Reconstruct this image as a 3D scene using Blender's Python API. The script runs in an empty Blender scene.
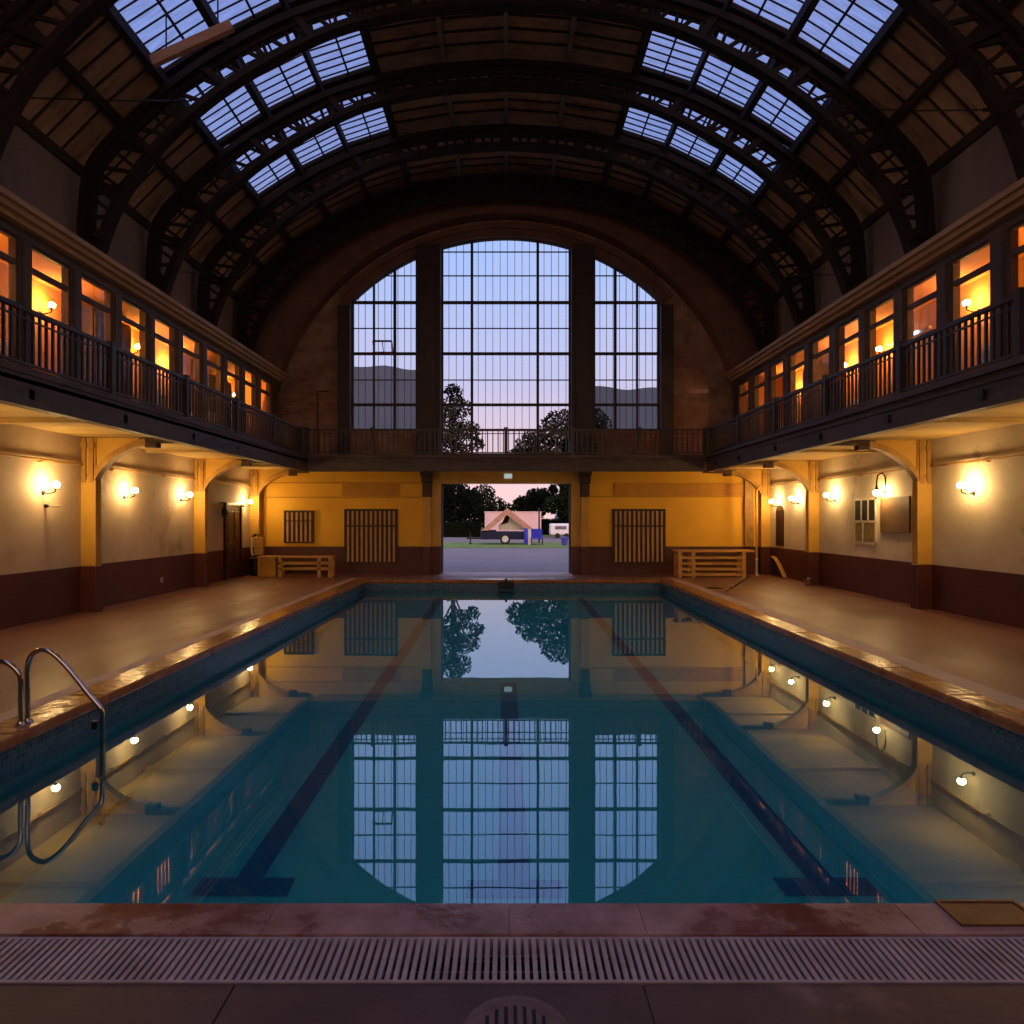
import bpy, math, random
from mathutils import Vector, Matrix
C = bpy.context.scene.collection
PI = math.pi
F = 711.0; VX = 506.0; VY = 518.0; EYE = 1.6
def P(px, py, d): return ((px-VX)/F*d, d, EYE+(VY-py)/F*d)

# ------------------------------------------------------------------ materials
def lin(c):
    o = []
    for v in c[:3]:
        v = v/255.0
        o.append(v/12.92 if v <= .04045 else ((v+.055)/1.055)**2.4)
    return (*o, 1)
class NT:
    def __init__(s, nt): s.t = nt
    def n(s, ty, ins=None, **kw):
        nd = s.t.nodes.new(ty)
        for k, v in kw.items(): setattr(nd, k, v)
        for k, v in (ins or {}).items():
            if isinstance(v, bpy.types.NodeSocket): s.t.links.new(v, nd.inputs[k])
            else: nd.inputs[k].default_value = v
        return nd
    def ramp(s, fac, stops):
        r = s.n('ShaderNodeValToRGB', {0: fac})
        e = r.color_ramp.elements
        while len(e) < len(stops): e.new(.5)
        for q, (p, c) in zip(e, stops): q.position = p; q.color = c
        return r.outputs[0]
    def mix(s, fac, a, b, mode='MIX'):
        m = s.n('ShaderNodeMix', data_type='RGBA', blend_type=mode)
        for k, v in ((0, fac), (6, a), (7, b)):
            if isinstance(v, bpy.types.NodeSocket): s.t.links.new(v, m.inputs[k])
            else: m.inputs[k].default_value = v
        return m.outputs[2]
def newmat(name):
    m = bpy.data.materials.new(name); m.use_nodes = True
    t = m.node_tree; t.nodes.clear()
    return m, NT(t)
def surf(name, c1, c2=None, rough=.7, metal=0, scale=2.0, bump=0, bscale=None, c3=None, s3=.6, t3=.55, stretch=(1, 1, 1), spec=.5, rough2=None, coords='Object'):
    """mottled surface: c1/c2 mottling, c3 = stains of their own shape"""
    m, N = newmat(name)
    tc = N.n('ShaderNodeTexCoord').outputs[coords]
    mp = N.n('ShaderNodeMapping', {0: tc, 3: stretch}).outputs[0]
    no = N.n('ShaderNodeTexNoise', {'Vector': mp, 'Scale': scale, 'Detail': 6.0, 'Roughness': .6})
    c2 = c2 or tuple(v*.8 for v in c1)
    col = N.ramp(no.outputs[0], [(.3, lin(c2)), (.68, lin(c1))])
    b = N.n('ShaderNodeBsdfPrincipled', {'Roughness': rough, 'Metallic': metal, 'Specular IOR Level': spec})
    if c3:
        n3 = N.n('ShaderNodeTexNoise', {'Vector': mp, 'Scale': s3, 'Detail': 8.0, 'Roughness': .65})
        f = N.ramp(n3.outputs[0], [(t3-.05, (0, 0, 0, 1)), (t3+.08, (1, 1, 1, 1))])
        col = N.mix(f, col, lin(c3))
        if rough2 is not None:
            rr = N.n('ShaderNodeMapRange', {0: f, 3: rough, 4: rough2}).outputs[0]
            N.t.links.new(rr, b.inputs['Roughness'])
    N.t.links.new(col, b.inputs['Base Color'])
    if bump:
        nb = N.n('ShaderNodeTexNoise', {'Vector': mp, 'Scale': bscale or scale*6, 'Detail': 4.0})
        bp = N.n('ShaderNodeBump', {'Strength': bump, 'Distance': .02, 'Height': nb.outputs[0]})
        N.t.links.new(bp.outputs[0], b.inputs['Normal'])
    o = N.n('ShaderNodeOutputMaterial', {0: b.outputs[0]})
    return m
def emit(name, c, s):
    m, N = newmat(name)
    e = N.n('ShaderNodeEmission', {0: lin(c), 1: s})
    N.n('ShaderNodeOutputMaterial', {0: e.outputs[0]})
    return m
def thin_glass(name, tint, refl=.06, milk=0.0, milkc=(255, 255, 255), streak=False):
    m, N = newmat(name)
    tr = N.n('ShaderNodeBsdfTransparent', {0: lin(tint)})
    if streak:
        tc = N.n('ShaderNodeTexCoord').outputs['Object']
        mp = N.n('ShaderNodeMapping', {0: tc, 3: (1.5, 7, 1.5)}).outputs[0]
        no = N.n('ShaderNodeTexNoise', {'Vector': mp, 'Scale': 1.6, 'Detail': 5.0, 'Roughness': .7}).outputs[0]
        col = N.ramp(no, [(.3, lin(tuple(v*.80 for v in tint))), (.65, lin(tint))])
        N.t.links.new(col, tr.inputs[0])
    last = tr.outputs[0]
    if milk:
        tl = N.n('ShaderNodeBsdfTranslucent', {0: lin(milkc)})
        last = N.n('ShaderNodeMixShader', {0: milk, 1: last, 2: tl.outputs[0]}).outputs[0]
    gl = N.n('ShaderNodeBsdfGlossy', {0: (1, 1, 1, 1), 'Roughness': .02})
    lw = N.n('ShaderNodeLayerWeight', {0: .5}).outputs[1]
    p5 = N.n('ShaderNodeMath', {0: lw, 1: 5.0}, operation='POWER').outputs[0]
    fr = N.n('ShaderNodeMapRange', {0: p5, 3: .008, 4: .6}).outputs[0]
    sh = N.n('ShaderNodeMixShader', {0: fr, 1: last, 2: gl.outputs[0]})
    N.n('ShaderNodeOutputMaterial', {0: sh.outputs[0]})
    return m
def tile_mat(name, c1, c2, grout, sx, sz, rough=.25):
    """mosaic: small tiles in a brick grid, colours by tile"""
    m, N = newmat(name)
    tc = N.n('ShaderNodeTexCoord').outputs['Object']
    sp = N.n('ShaderNodeSeparateXYZ', {0: tc})
    ad = N.n('ShaderNodeMath', {0: sp.outputs[0], 1: sp.outputs[1]}, operation='ADD').outputs[0]
    cb = N.n('ShaderNodeCombineXYZ', {0: ad, 1: sp.outputs[2], 2: 0.0}).outputs[0]
    br = N.n('ShaderNodeTexBrick', {'Vector': cb, 'Color1': lin(c1), 'Color2': lin(c2), 'Mortar': lin(grout), 'Scale': 1.0,
                                   'Mortar Size': sz*.07, 'Brick Width': sx, 'Row Height': sz, 'Bias': -.1})
    br.offset = 0
    b = N.n('ShaderNodeBsdfPrincipled', {'Base Color': br.outputs[0], 'Roughness': rough})
    N.n('ShaderNodeOutputMaterial', {0: b.outputs[0]})
    return m

M = {}
M['cream'] = surf('cream_plaster', (202, 182, 154), (180, 158, 128), .75, scale=1.3, bump=.15, c3=(150, 130, 98), s3=.9, t3=.62)
M['white'] = surf('white_plaster', (214, 202, 176), (190, 176, 148), .75, scale=1.3, bump=.15, c3=(140, 128, 105), s3=1.1, t3=.64)
M['yellow'] = surf('yellow_plaster', (242, 188, 40), (228, 170, 30), .65, scale=.9, bump=.1)
M['yellow_line'] = surf('yellow_moulding', (204, 146, 34), (180, 124, 26), .65, scale=2)
M['pillar'] = surf('yellow_pillar_paint', (206, 162, 66), (184, 138, 46), .55, scale=2, c3=(150, 104, 36), s3=2, t3=.66)
M['soffit'] = surf('soffit_plaster', (194, 164, 100), (172, 140, 78), .8, scale=1.2, stretch=(.5, 2, 1), c3=(160, 124, 64), s3=.7, t3=.6)
M['bracket'] = surf('bracket_paint', (182, 140, 62), (140, 100, 40), .6, scale=4)
M['dado'] = surf('brown_dado_paint', (86, 38, 28), (70, 30, 22), .5, scale=1.5)
M['fascia'] = surf('dark_timber_fascia', (76, 62, 58), (48, 38, 36), .6, scale=1.6, stretch=(1, .5, 3), c3=(36, 28, 27), s3=1.2, t3=.6, bump=.2)
M['rail'] = surf('dark_iron_rail', (48, 38, 34), (32, 25, 23), .45, scale=3)
M['timber'] = surf('gallery_timber', (84, 68, 62), (62, 50, 46), .6, scale=2)
M['cornice'] = surf('cornice_plaster', (176, 140, 100), (146, 112, 78), .65, scale=2, stretch=(1, .4, 2))
M['iron'] = surf('truss_iron', (44, 35, 32), (31, 24, 22), .8, scale=3, spec=.2)
M['purlin'] = surf('purlin_timber', (58, 44, 36), (40, 30, 25), .7, scale=3)
M['purlin_pale'] = surf('ridge_rib_paint', (140, 124, 118), (110, 96, 92), .7, scale=3)
M['roof'] = surf('roof_boarding', (186, 148, 114), (150, 116, 86), .8, scale=2.2, stretch=(1, 3, 1), c3=(118, 88, 66), s3=.9, t3=.58)
M['upper'] = surf('grey_upper_plaster', (136, 122, 116), (112, 99, 95), .85, scale=1.1, stretch=(1, 1, .5), c3=(88, 76, 72), s3=.8, t3=.6)
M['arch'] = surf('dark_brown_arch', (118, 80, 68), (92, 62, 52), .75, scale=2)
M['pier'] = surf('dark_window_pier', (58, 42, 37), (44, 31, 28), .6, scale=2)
def brickwall():
    m, N = newmat('old_brick_render')
    tc = N.n('ShaderNodeTexCoord').outputs['Object']
    sp = N.n('ShaderNodeSeparateXYZ', {0: tc})
    cb = N.n('ShaderNodeCombineXYZ', {0: sp.outputs[0], 1: sp.outputs[2], 2: 0.0}).outputs[0]
    br = N.n('ShaderNodeTexBrick', {'Vector': cb, 'Color1': lin((150, 106, 82)), 'Color2': lin((118, 82, 66)), 'Mortar': lin((92, 74, 64)), 'Scale': 1.0,
                                   'Mortar Size': .008, 'Brick Width': .26, 'Row Height': .085})
    no = N.n('ShaderNodeTexNoise', {'Vector': tc, 'Scale': .7, 'Detail': 7.0}).outputs[0]
    f = N.ramp(no, [(.42, (0, 0, 0, 1)), (.56, (1, 1, 1, 1))])
    n2 = N.n('ShaderNodeTexNoise', {'Vector': tc, 'Scale': 2.2, 'Detail': 6.0}).outputs[0]
    pl = N.ramp(n2, [(.35, lin((112, 84, 70))), (.65, lin((156, 126, 104)))])
    col = N.mix(f, br.outputs[0], pl)
    b = N.n('ShaderNodeBsdfPrincipled', {'Base Color': col, 'Roughness': .85})
    bp = N.n('ShaderNodeBump', {'Strength': .3, 'Distance': .02, 'Height': n2})
    N.t.links.new(bp.outputs[0], b.inputs['Normal'])
    N.n('ShaderNodeOutputMaterial', {0: b.outputs[0]})
    return m
M['brick'] = brickwall()
M['deck'] = surf('stone_deck', (126, 84, 72), (98, 63, 54), .5, scale=.9, stretch=(1, .45, 1), bump=.12, c3=(104, 70, 58), s3=.6, t3=.5, spec=.4, rough2=.34)
M['deck_near'] = surf('dark_stone_deck', (94, 68, 60), (66, 47, 42), .5, scale=1.8, bump=.15, c3=(132, 106, 100), s3=1.3, t3=.64)
M['coping'] = surf('orange_stone_coping', (166, 108, 62), (128, 78, 42), .2, scale=5, bump=.35, bscale=7, c3=(104, 58, 34), s3=1.6, t3=.62)
M['strip'] = surf('pale_stone_strip', (178, 150, 140), (150, 122, 112), .55, scale=3)
M['coping_near'] = surf('mauve_stone_coping', (176, 140, 136), (124, 92, 86), .42, scale=3.2, bump=.2, c3=(110, 62, 48), s3=1.2, t3=.51, rough2=.18)
M['grate'] = surf('grey_plastic_grate', (178, 162, 164), (148, 130, 132), .5, scale=6)
M['rim'] = surf('worn_drain_rim', (124, 98, 92), (88, 68, 62), .5, scale=14)
M['lid'] = surf('tarnished_brass', (110, 78, 50), (78, 52, 34), .35, metal=.3, scale=6)
M['dark'] = surf('dark_void', (22, 17, 16), (16, 12, 11), .8)
M['tile'] = tile_mat('blue_grey_mosaic', (70, 104, 124), (40, 70, 92), (96, 112, 120), .045, .045)
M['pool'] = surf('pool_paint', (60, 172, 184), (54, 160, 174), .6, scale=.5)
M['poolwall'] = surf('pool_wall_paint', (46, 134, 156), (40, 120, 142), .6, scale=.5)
M['lane'] = surf('navy_lane_tile', (28, 92, 136), (24, 80, 120), .6, scale=3)
M['chrome'] = surf('chrome_steel', (205, 195, 185), (180, 170, 160), .12, metal=1, scale=4)
M['steel'] = surf('galvanised_steel', (150, 145, 140), (115, 110, 106), .35, metal=.8, scale=6)
M['slat'] = surf('grille_wood', (196, 154, 96), (160, 120, 70), .6, scale=4, stretch=(4, 4, .6))
M['grille_dark'] = surf('grille_frame', (74, 46, 28), (52, 32, 20), .6, scale=3)
M['wood'] = surf('varnished_pine', (206, 158, 78), (172, 124, 56), .45, scale=3, stretch=(.5, 4, 4))
M['wood_yellow'] = surf('yellow_box_paint', (196, 140, 34), (166, 114, 24), .55, scale=3)
M['door'] = surf('dark_brown_door', (70, 30, 24), (52, 22, 18), .4, scale=3, stretch=(3, 3, .5))
M['dark_metal'] = surf('black_metal', (36, 32, 30), (24, 21, 20), .4, metal=.4)
M['white_paint'] = surf('white_enamel', (216, 208, 190), (196, 186, 166), .4, scale=4)
M['grey_board'] = surf('brown_board', (118, 90, 56), (98, 72, 44), .6, scale=1.5)
M['plank'] = surf('plank_timber', (168, 124, 92), (134, 96, 70), .6, scale=3, stretch=(.5, 3, 3))
M['pane_dirty'] = surf('mottled_obscure_glass', (150, 138, 96), (96, 88, 58), .3, scale=9)
M['bulb'] = emit('lamp_globe_light', (255, 208, 138), 225)
M['bulb_up'] = emit('gallery_lamp_light', (255, 180, 92), 240)
M['tube_blue'] = emit('blue_white_tube_light', (170, 190, 255), 5)
M['exit'] = emit('pale_lamp_cover', (190, 205, 205), .55)
M['pane'] = thin_glass('clear_pane', (246, 246, 250))
M['fluted'] = thin_glass('fluted_pane', (235, 238, 245))
M['skypane'] = thin_glass('wired_skylight_glass', (186, 194, 218), milk=.12, milkc=(200, 210, 235), streak=True)
M['room'] = surf('warm_room_plaster', (226, 166, 96), (208, 146, 78), .8, scale=1)
M['cabinet'] = surf('dark_cabinet_wood', (70, 50, 38), (52, 36, 28), .4, scale=3)
M['cab_glass'] = surf('blue_grey_cabinet_glass', (120, 120, 150), (88, 88, 116), .2, scale=3)
M['cloth'] = surf('white_tablecloth', (220, 214, 208), (200, 194, 188), .8)
M['asphalt'] = surf('asphalt_road', (126, 110, 110), (110, 96, 96), .8, scale=.5)
M['lawn'] = surf('lawn_grass', (108, 132, 44), (80, 104, 32), .9, scale=1.5)
M['leaf_dark'] = surf('dark_green_leaves', (20, 28, 16), (13, 19, 11), .9, scale=3, spec=.05)
M['leaf_mid'] = surf('green_leaves', (30, 44, 20), (20, 30, 14), .9, scale=3, spec=.05)
M['bark'] = surf('tree_bark', (56, 44, 38), (38, 30, 26), .85, scale=5)
M['hill'] = surf('distant_hill', (72, 80, 94), (62, 70, 84), .95, scale=.02)  # blue-grey haze of distance is put into the hill colour
M['navy'] = surf('navy_trailer_paint', (18, 22, 72), (13, 16, 58), .4, scale=3)
M['canvas_tan'] = surf('tan_canvas', (206, 160, 142), (178, 130, 112), .8, scale=2)
M['canvas_white'] = surf('white_canvas', (224, 220, 214), (206, 202, 196), .8, scale=2)
M['pink'] = surf('pink_render', (236, 206, 206), (224, 192, 194), .8, scale=1)
M['white_van'] = surf('white_caravan_paint', (244, 244, 246), (232, 232, 236), .4)
M['blue'] = surf('bright_blue_nylon', (40, 54, 196), (30, 42, 168), .5, scale=3)
M['purple'] = surf('violet_plastic', (84, 74, 190), (66, 58, 160), .5, scale=3)
M['tyre'] = surf('black_tyre', (30, 30, 32), (22, 22, 24), .7)
M['red'] = surf('red_sash_paint', (120, 52, 48), (96, 40, 38), .5)

def water():
    m, N = newmat('pool_water')
    tc = N.n('ShaderNodeTexCoord').outputs['Object']
    n1 = N.n('ShaderNodeTexNoise', {'Vector': tc, 'Scale': 1.1, 'Detail': 2.0}).outputs[0]
    bp = N.n('ShaderNodeBump', {'Strength': .012, 'Distance': .05, 'Height': n1}).outputs[0]
    tr = N.n('ShaderNodeBsdfTransparent', {0: (.58, .94, .95, 1)})
    gl = N.n('ShaderNodeBsdfGlossy', {0: (.68, .85, .97, 1), 'Roughness': .004, 'Normal': bp})
    lw = N.n('ShaderNodeLayerWeight', {0: .5, 'Normal': bp}).outputs[1]
    ff = N.ramp(lw, [(.2, (.1, .1, .1, 1)), (.55, (.25, .25, .25, 1)), (.73, (.37, .37, .37, 1)), (.89, (.58, .58, .58, 1))])
    sh = N.n('ShaderNodeMixShader', {0: ff, 1: tr.outputs[0], 2: gl.outputs[0]})
    N.n('ShaderNodeOutputMaterial', {0: sh.outputs[0]})
    return m
M['water'] = water()

# ------------------------------------------------------------------ mesh helpers
class MB:
    def __init__(s): s.v = []; s.f = []; s.m = []; s.mi = 0
    def add(s, vs, fs):
        o = len(s.v); s.v += [tuple(v) for v in vs]
        for f in fs: s.f.append(tuple(i+o for i in f)); s.m.append(s.mi)
        return s
    def box(s, x0, x1, y0, y1, z0, z1):
        x0, x1 = min(x0, x1), max(x0, x1); y0, y1 = min(y0, y1), max(y0, y1); z0, z1 = min(z0, z1), max(z0, z1)
        return s.add([(x0, y0, z0), (x1, y0, z0), (x1, y1, z0), (x0, y1, z0), (x0, y0, z1), (x1, y0, z1), (x1, y1, z1), (x0, y1, z1)],
                     [(0, 3, 2, 1), (4, 5, 6, 7), (0, 1, 5, 4), (1, 2, 6, 5), (2, 3, 7, 6), (3, 0, 4, 7)])
    def beam(s, p, q, w, h, up=(0, 0, 1)):
        p, q = Vector(p), Vector(q); d = (q-p).normalized(); up = Vector(up)
        if abs(d.dot(up)) > .99: up = Vector((1, 0, 0))
        a = d.cross(up).normalized()*w/2; b = a.cross(d).normalized()*h/2
        vs = [p-a-b, p+a-b, p+a+b, p-a+b, q-a-b, q+a-b, q+a+b, q-a+b]
        return s.add(vs, [(0, 3, 2, 1), (4, 5, 6, 7), (0, 1, 5, 4), (1, 2, 6, 5), (2, 3, 7, 6), (3, 0, 4, 7)])
    def tube(s, pts, r, n=10, closed=False):
        pts = [Vector(p) for p in pts]; k = len(pts); o = len(s.v); vs = []; fs = []
        ref = None
        for i, p in enumerate(pts):
            d = (pts[min(i+1, k-1)]-pts[max(i-1, 0)]).normalized()
            if ref is None: ref = Vector((0, 0, 1)) if abs(d.z) < .9 else Vector((1, 0, 0))
            a = d.cross(ref)
            if a.length < 1e-4: a = d.orthogonal()
            a.normalize(); b = a.cross(d).normalized(); ref = b
            rr = r[i] if isinstance(r, (list, tuple)) else r
            for j in range(n):
                t = 2*PI*j/n; vs.append(p+a*math.cos(t)*rr+b*math.sin(t)*rr)
        for i in range(k-1):
            for j in range(n): fs.append((i*n+j, i*n+(j+1) % n, (i+1)*n+(j+1) % n, (i+1)*n+j))
        fs.append(tuple(reversed(range(n)))); fs.append(tuple((k-1)*n+j for j in range(n)))
        return s.add(vs, fs)
    def lathe(s, c, prof, n=20, axis='z'):
        vs = []; fs = []; k = len(prof)
        for (r, h) in prof:
            for j in range(n):
                t = 2*PI*j/n; a, b = r*math.cos(t), r*math.sin(t)
                vs.append({'z': (c[0]+a, c[1]+b, c[2]+h), 'y': (c[0]+a, c[1]+h, c[2]+b), 'x': (c[0]+h, c[1]+a, c[2]+b)}[axis])
        for i in range(k-1):
            for j in range(n): fs.append((i*n+j, i*n+(j+1) % n, (i+1)*n+(j+1) % n, (i+1)*n+j))
        fs.append(tuple(reversed(range(n)))); fs.append(tuple((k-1)*n+j for j in range(n)))
        return s.add(vs, fs)
    def sphere(s, c, r, n=16, sz=1):
        return s.lathe(c, [(max(1e-4, r*math.sin(PI*i/n)), -r*sz*math.cos(PI*i/n)) for i in range(n+1)], n+4)
    def band(s, inner, outer, y0, y1):
        """solid band between two polylines of (x,z), spanning y0..y1"""
        k = len(inner); vs = []; fs = []
        for (a, b) in zip(inner, outer):
            vs += [(a[0], y0, a[1]), (b[0], y0, b[1]), (b[0], y1, b[1]), (a[0], y1, a[1])]
        for i in range(k-1):
            for j in range(4): fs.append((i*4+j, i*4+(j+1) % 4, i*4+4+(j+1) % 4, i*4+4+j))
        fs += [(3, 2, 1, 0), tuple((k-1)*4+j for j in range(4))]
        return s.add(vs, fs)
    def build(s, name, mat, parent=None, smooth=False, bevel=0):
        me = bpy.data.meshes.new(name); me.from_pydata(s.v, [], s.f)
        mats = mat if isinstance(mat, (list, tuple)) else [mat]
        for q in mats: me.materials.append(M[q])
        if len(mats) > 1:
            for p, i in zip(me.polygons, s.m): p.material_index = i
        if smooth:
            for p in me.polygons: p.use_smooth = True
        me.update()
        import bmesh
        bm = bmesh.new(); bm.from_mesh(me); bmesh.ops.recalc_face_normals(bm, faces=bm.faces); bm.to_mesh(me); bm.free()
        if smooth: me.set_sharp_from_angle(angle=math.radians(40))
        o = bpy.data.objects.new(name, me); C.objects.link(o)
        if parent: o.parent = parent
        if bevel:
            b = o.modifiers.new('edge', 'BEVEL'); b.width = bevel; b.segments = 2; b.limit_method = 'ANGLE'
        return o
def empty(name, loc=(0, 0, 0), rz=0):
    o = bpy.data.objects.new(name, None); C.objects.link(o); o.location = loc; o.rotation_euler = (0, 0, rz); o.empty_display_size = .1
    return o
def tag(o, label, cat, group=None, kind=None):
    o['label'] = label; o['category'] = cat
    if group: o['group'] = group
    if kind: o['kind'] = kind
    return o
def struct(o, label=None, cat=None):
    o['kind'] = 'structure'
    if label: o['label'] = label
    if cat: o['category'] = cat
    return o
KIDS = {}
def copy_tree(o, parent=None):
    c = o.copy(); C.objects.link(c)
    if parent: c.parent = parent
    for ch in [q for q in bpy.data.objects if q.parent == o]: copy_tree(ch, c)
    return c
def interp(pts, x):
    if x <= pts[0][0]: return pts[0][1]
    for (a, b), (c, d) in zip(pts, pts[1:]):
        if x <= c: return b+(d-b)*(x-a)/(c-a)
    return pts[-1][1]
def spline(pts, n):
    """Catmull-Rom through 2D points, resampled evenly to n+1 points"""
    P_ = [Vector(p) for p in pts]; dense = []
    for i in range(len(P_)-1):
        p0 = P_[i-1] if i else P_[0]*2-P_[1]; p1, p2 = P_[i], P_[i+1]; p3 = P_[i+2] if i+2 < len(P_) else P_[-1]*2-P_[-2]
        for k in range(12):
            t = k/12
            dense.append(.5*((2*p1)+(p2-p0)*t+(2*p0-5*p1+4*p2-p3)*t*t+(3*p1-p0-3*p2+p3)*t**3))
    dense.append(P_[-1])
    L = [0]
    for a, b in zip(dense, dense[1:]): L.append(L[-1]+(b-a).length)
    out = []; j = 0
    for i in range(n+1):
        s = L[-1]*i/n
        while j < len(L)-2 and L[j+1] < s: j += 1
        t = (s-L[j])/max(1e-9, L[j+1]-L[j]); out.append(dense[j].lerp(dense[j+1], min(1, max(0, t))))
    return out
def offset(pts, d):
    out = []
    for i, p in enumerate(pts):
        t = (pts[min(i+1, len(pts)-1)]-pts[max(i-1, 0)]).normalized()
        out.append(p+Vector((-t.y, t.x))*d)
    return out

# ------------------------------------------------------------------ dimensions
XL, XR, YB = -7.25, 7.5, 20.5          # hall walls
YF = -3.0                               # wall behind the photographer
PXL, PXR, PY0, PY1 = -3.68, 4.05, 2.93, 18.25   # pool basin
ZW = -.25                               # water level
TR = [9.42, 12.12, 14.4, 16.75, 19.2]    # roof trusses
EXTRA = [-.1, 2.28, 4.66, 7.04]          # bays nearer than the frame shows

# ------------------------------------------------------------------ deck and pool
m = MB()
m.box(XL-.1, -4.12, 2.2, YB+.05, -.3, 0); m.box(4.55, XR+.1, 2.2, YB+.05, -.3, 0)
m.box(-4.12, 4.55, 18.9, YB+.45, -.3, 0)
fl = struct(m.build('floor', 'deck'))
m = MB()
for i in range(-6, 6):
    for j in range(5):
        x0 = i*1.4+.12+(.0 if j % 2 else .35); y1 = 2.45-j*1.1
        m.box(x0+.004, x0+1.396, y1-1.096, y1, -.12, -.004)
m.box(XL, XR, YF, 2.45, -.3, -.012)
m.build('paving_slab', 'deck_near', fl)
m = MB()
m.box(-4.12, -3.95, 2.95, 18.9, -.3, .004); m.box(4.29, 4.55, 2.95, 18.9, -.3, .004); m.box(-3.95, 4.29, 18.72, 18.9, -.3, .004)
struct(m.build('trim_1', 'strip'))
def cop(boxes, name, mat, bev=.02):
    m = MB()
    for b in boxes: m.box(*b)
    o = m.build(name, mat, bevel=bev); return struct(o)
bx = []; y = 2.94
rnd = random.Random(4)
while y < 18.2:
    y2 = min(18.25, y+1.15); bx.append((-3.95, -3.59, y+.003, y2-.003, -.08, .012)); bx.append((3.96, 4.29, y+.003, y2-.003, -.08, .012)); y = y2
x = -3.95
while x < 4.28:
    x2 = min(4.29, x+1.03); bx.append((x+.003, x2-.003, 18.25, 18.72, -.08, .012)); x = x2
cop(bx, 'trim_2', 'coping')
bx = []
for a, b in ((-4.12, -2.2), (-2.2, -.94), (-.94, .012), (.012, .54), (.54, 1.6), (1.6, 2.6), (2.6, 4.55)):
    bx.append((a+.0015, b-.0015, 2.722, 2.94, -.1, .008))
bx.append((-4.1, 4.5, 2.725, 2.932, -.1, .003))
cop(bx, 'trim_3', 'coping_near', .003)
m = MB()
m.box(XL, -4.12, 2.45, 2.94, -.3, -.001); m.box(4.55, XR, 2.45, 2.94, -.3, -.001)
m.build('deck_corner', 'deck_near', fl)
# basin
ZB = -1.2
pb = struct(empty('pool_basin', (0, 0, 0)))
def zfl(y): return ZB if y < 5.2 else ZB+(y-5.2)*.0615
m = MB(); m.add([(PXL-.2, PY0-.2, ZB), (PXR+.2, PY0-.2, ZB), (PXL-.2, 5.2, ZB), (PXR+.2, 5.2, ZB), (PXL-.2, PY1+.2, zfl(PY1+.2)), (PXR+.2, PY1+.2, zfl(PY1+.2))], [(0, 1, 3, 2), (2, 3, 5, 4)])
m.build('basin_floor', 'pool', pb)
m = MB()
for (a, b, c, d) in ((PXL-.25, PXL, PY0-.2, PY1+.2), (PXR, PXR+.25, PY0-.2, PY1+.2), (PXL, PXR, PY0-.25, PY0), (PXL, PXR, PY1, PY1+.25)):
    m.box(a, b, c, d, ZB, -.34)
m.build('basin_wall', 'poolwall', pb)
m = MB()
for (a, b, c, d) in ((PXL-.25, PXL+.01, PY0-.2, PY1+.2), (PXR-.01, PXR+.25, PY0-.2, PY1+.2), (PXL, PXR, PY0-.22, PY0+.01), (PXL, PXR, PY1-.01, PY1+.25)):
    m.box(a, b, c, d, -.34, -.08)
m.build('tile_band', 'tile', pb)
for (cx, cx2, w, y0, y1) in ((-1.98, -1.66, .21, 5.25, 17.9), (.06, .04, .25, 5.22, 10.6), (2.42, 1.88, .21, 5.25, 17.9)):
    m = MB(); e = .006
    m.add([(cx-w/2, y0+.24, zfl(y0+.24)+e), (cx+w/2, y0+.24, zfl(y0+.24)+e), (cx2+w*.45, y1, zfl(y1)+e), (cx2-w*.45, y1, zfl(y1)+e)], [(0, 1, 2, 3)])
    m.add([(cx-.36, y0, zfl(y0)+e), (cx+.36, y0, zfl(y0)+e), (cx+.36, y0+.24, zfl(y0+.24)+e), (cx-.36, y0+.24, zfl(y0+.24)+e)], [(0, 1, 2, 3)])
    m.build('lane_line', 'lane', pb)
m = MB(); m.add([(PXL, PY0, ZW), (PXR, PY0, ZW), (PXR, PY1, ZW), (PXL, PY1, ZW)], [(0, 1, 2, 3)])
o = m.build('pool_water', 'water'); tag(o, 'still teal water filling the swimming pool', 'water', kind='stuff')

# drainage grate across the front
g = tag(empty('drain_grate', (0, 2.586, -.03)), 'long slotted grey drain grate along the near pool edge', 'drain grate')
m = MB(); m.box(-4.1, 4.5, -.134, -.122, -.06, .03); m.box(-4.1, 4.5, .118, .13, -.06, .03); m.build('grate_frame', 'grate', g)
m = MB(); x = -4.08
while x < 4.48: m.box(x, x+.0165, -.122, .118, .006, .03); x += .0288
m.build('slats', 'grate', g)
m = MB()
for yy in (-.045, .045): m.box(-4.1, 4.5, yy-.004, yy+.004, -.004, .008)
m.build('cross_rod', 'steel', g)
m = MB(); m.box(-4.1, 4.5, -.13, .126, -.075, -.06); m.build('channel', 'dark', g)
# floor drain and hatch
d = tag(empty('floor_drain', (.03, 2.215, -.004)), 'round worn floor drain set in the dark slabs in front of the grate', 'drain')
m = MB(); m.lathe((0, 0, 0), [(.11, 0), (.17, 0), (.165, .006), (.13, .01), (.115, .007)], 32); m.build('rim', 'rim', d, True)
m = MB(); m.lathe((0, 0, 0), [(.001, .001), (.115, .001), (.115, .004), (.001, .004)], 32); m.build('sump', 'dark', d)
m = MB()
for k in range(-3, 4):
    h = math.sqrt(.112**2-(k*.03)**2); m.box(k*.03-.006, k*.03+.006, -h, h, .004, .008)
m.build('drain_cover', 'dark_metal', d)
h = tag(empty('skimmer_lid', (1.94, 2.86, .008)), 'square brass skimmer lid let into the wet brown coping', 'skimmer lid')
m = MB(); m.box(-.15, .15, -.075, .075, 0, .006); m.build('lid_plate', 'lid', h, bevel=.004)
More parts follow.
